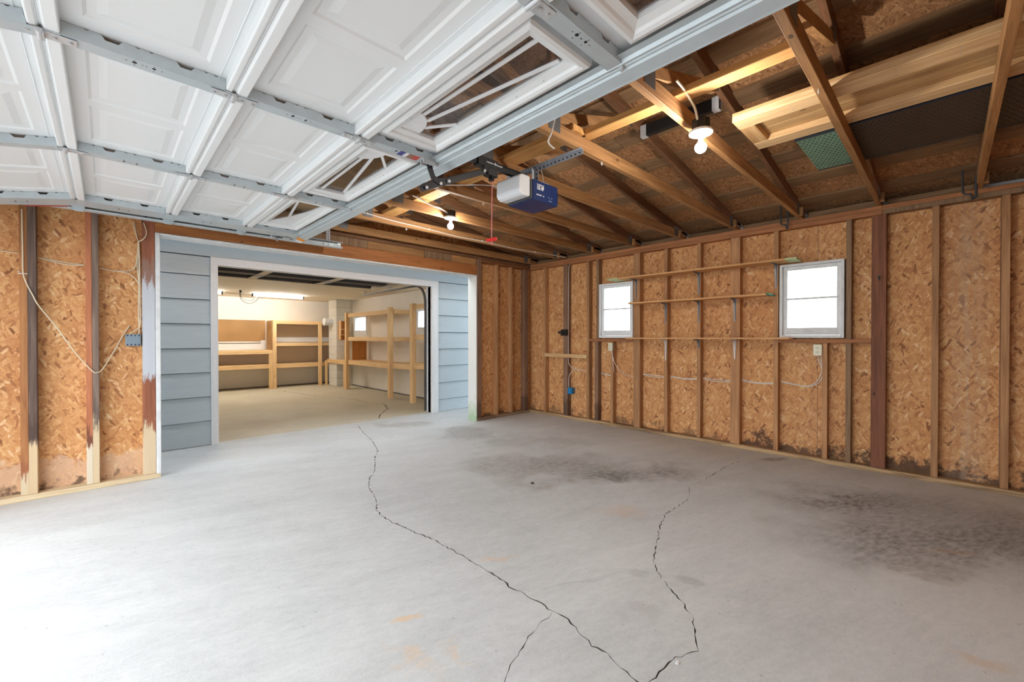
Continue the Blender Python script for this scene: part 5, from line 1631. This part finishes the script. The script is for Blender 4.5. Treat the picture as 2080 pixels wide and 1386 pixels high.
# ceiling tube lights
def tubelight(x0, x1, label):
    o = thing('tube_light', label, 'light', ((x0 + x1) / 2, 10.72, 2.19), 'ceiling tube lights')
    MB().box(x0 + 0.02, x1 - 0.02, 10.69, 10.75, FZC - 0.018, FZC - 0.001).build('housing', M['white'], o, 0.002)
    MB().cyl((x0 + 0.03, 10.72, 2.198), (x1 - 0.03, 10.72, 2.198), 0.019, n=14).build('tube', M['tube'], o, smooth=True)
    for x in (x0, x1 - 0.03):
        MB().box(x, x + 0.03, 10.695, 10.745, 2.172, FZC - 0.001).build('end_cap', M['blackp'], o, 0.002)
tubelight(2.34, 3.42, 'lit ceiling tube light near the middle of the second garage')
tubelight(0.70, 1.80, 'lit ceiling tube light mostly hidden by the white door casing')
mb = MB().tube([(1.80, 10.72, 2.225), (2.05, 10.715, 2.205), (2.34, 10.72, 2.215)], 0.004, 6).tube([(2.02, 10.2, 2.235), (2.02, 10.25, 2.16), (2.08, 10.4, 2.06), (2.25, 10.6, 2.0), (2.40, 10.68, 2.06), (2.47, 10.70, 2.17)], 0.006, 6).tube([(2.02, 10.22, 2.18), (2.1, 10.4, 2.09), (2.3, 10.6, 2.07), (2.5, 10.68, 2.20), (2.55, 10.68, 2.225)], 0.005, 6).cyl((2.02, 10.2, 2.239), (2.02, 10.2, 2.19), 0.02, 0.026, n=10)
tag(mb.build('light_cord', M['blackp'], None, smooth=True), 'black cord looping between the ceiling tube lights', 'cord')

# brown overhead door of the second garage
o = thing('overhead_garage_door', 'dark brown overhead door folded up under the ceiling of the second garage', 'garage door', (2.4, 6.8, 2.16))
for ya, yb_ in ((6.22, 6.76), (6.765, 7.31)):
    MB().box(0.55, 3.83, ya, yb_, 2.185, 2.19).build('door_section', M['farbrown_l'], o)
    for y in (ya + 0.01, yb_ - 0.09):
        MB().box(0.55, 3.45, y, y + 0.075, 2.140, 2.184).build('strut', M['farbrown'], o, 0.003)
for x in (1.52, 2.48, 3.50):
    MB().box(x, x + 0.10, 6.23, 7.28, 2.128, 2.1395 if x < 3.4 else 2.184).build('stile', M['tan_metal'], o, 0.002)
    MB().box(x + 0.01, x + 0.09, 6.70, 6.84, 2.118, 2.1275).build('hinge', M['galv_dark'], o, 0.002)
o = thing('door_track', 'dark curved door track just inside the second garage opening', 'track', (3.93, 6.6, 2.1))
mb = MB()
pts = [(6.135, 0.02), (6.135, 1.85)] + [(6.135 + 0.30 * (1 - math.cos(a)), 1.85 + 0.30 * math.sin(a)) for a in [k / 8 * math.pi / 2 for k in range(1, 9)]] + [(8.5, 2.15)]
for a, b in zip(pts[:-1], pts[1:]):
    d = (Vector(b) - Vector(a)).normalized()
    n = Vector((-d.y, d.x)) * 0.013
    mb.prism([(a[0] + n.x, a[1] + n.y), (b[0] + n.x, b[1] + n.y), (b[0] - n.x, b[1] - n.y), (a[0] - n.x, a[1] - n.y)], 0, 3.872, 3.905)
mb.build('rail', M['farbrown'], o)
MB().box(3.88, 3.935, 8.40, 8.62, 2.195, 2.205).box(3.90, 3.92, 8.5, 8.52, 2.17, FZC - 0.001).build('hanger', M['tan_metal'], o)

# little things lying on the floor
def scrap(name, x, y, r, mat, label, cat, seed, lift):
    rnd = random.Random(seed)
    mb = MB()
    n = 9
    top = [(x + r * rnd.uniform(0.6, 1.1) * math.cos(2 * math.pi * k / n), y + 0.6 * r * rnd.uniform(0.6, 1.1) * math.sin(2 * math.pi * k / n), 0.0015 + lift * rnd.random()) for k in range(n)]
    vs = [(x, y, 0.0005)] + [(p[0], p[1], 0.0005) for p in top] + [(x, y, 0.003)] + [(p[0], p[1], p[2] + 0.001) for p in top]
    fs = []
    for k in range(n):
        j = (k + 1) % n
        fs += [(0, 1 + j, 1 + k), (n + 1, n + 2 + k, n + 2 + j), (1 + k, 1 + j, n + 2 + j, n + 2 + k)]
    tag(mb.add(vs, fs).build(name, mat), label, cat)
scrap('dry_leaf', 2.628, 2.466, 0.018, M['leaf'], 'tiny dark dry leaf lying on the stained concrete', 'leaf', 3, 0.02)
scrap('paint_chip', 1.575, 0.715, 0.012, M['white'], 'white paint chip on the concrete beside a floor crack', 'paint chip', 5, 0.003)
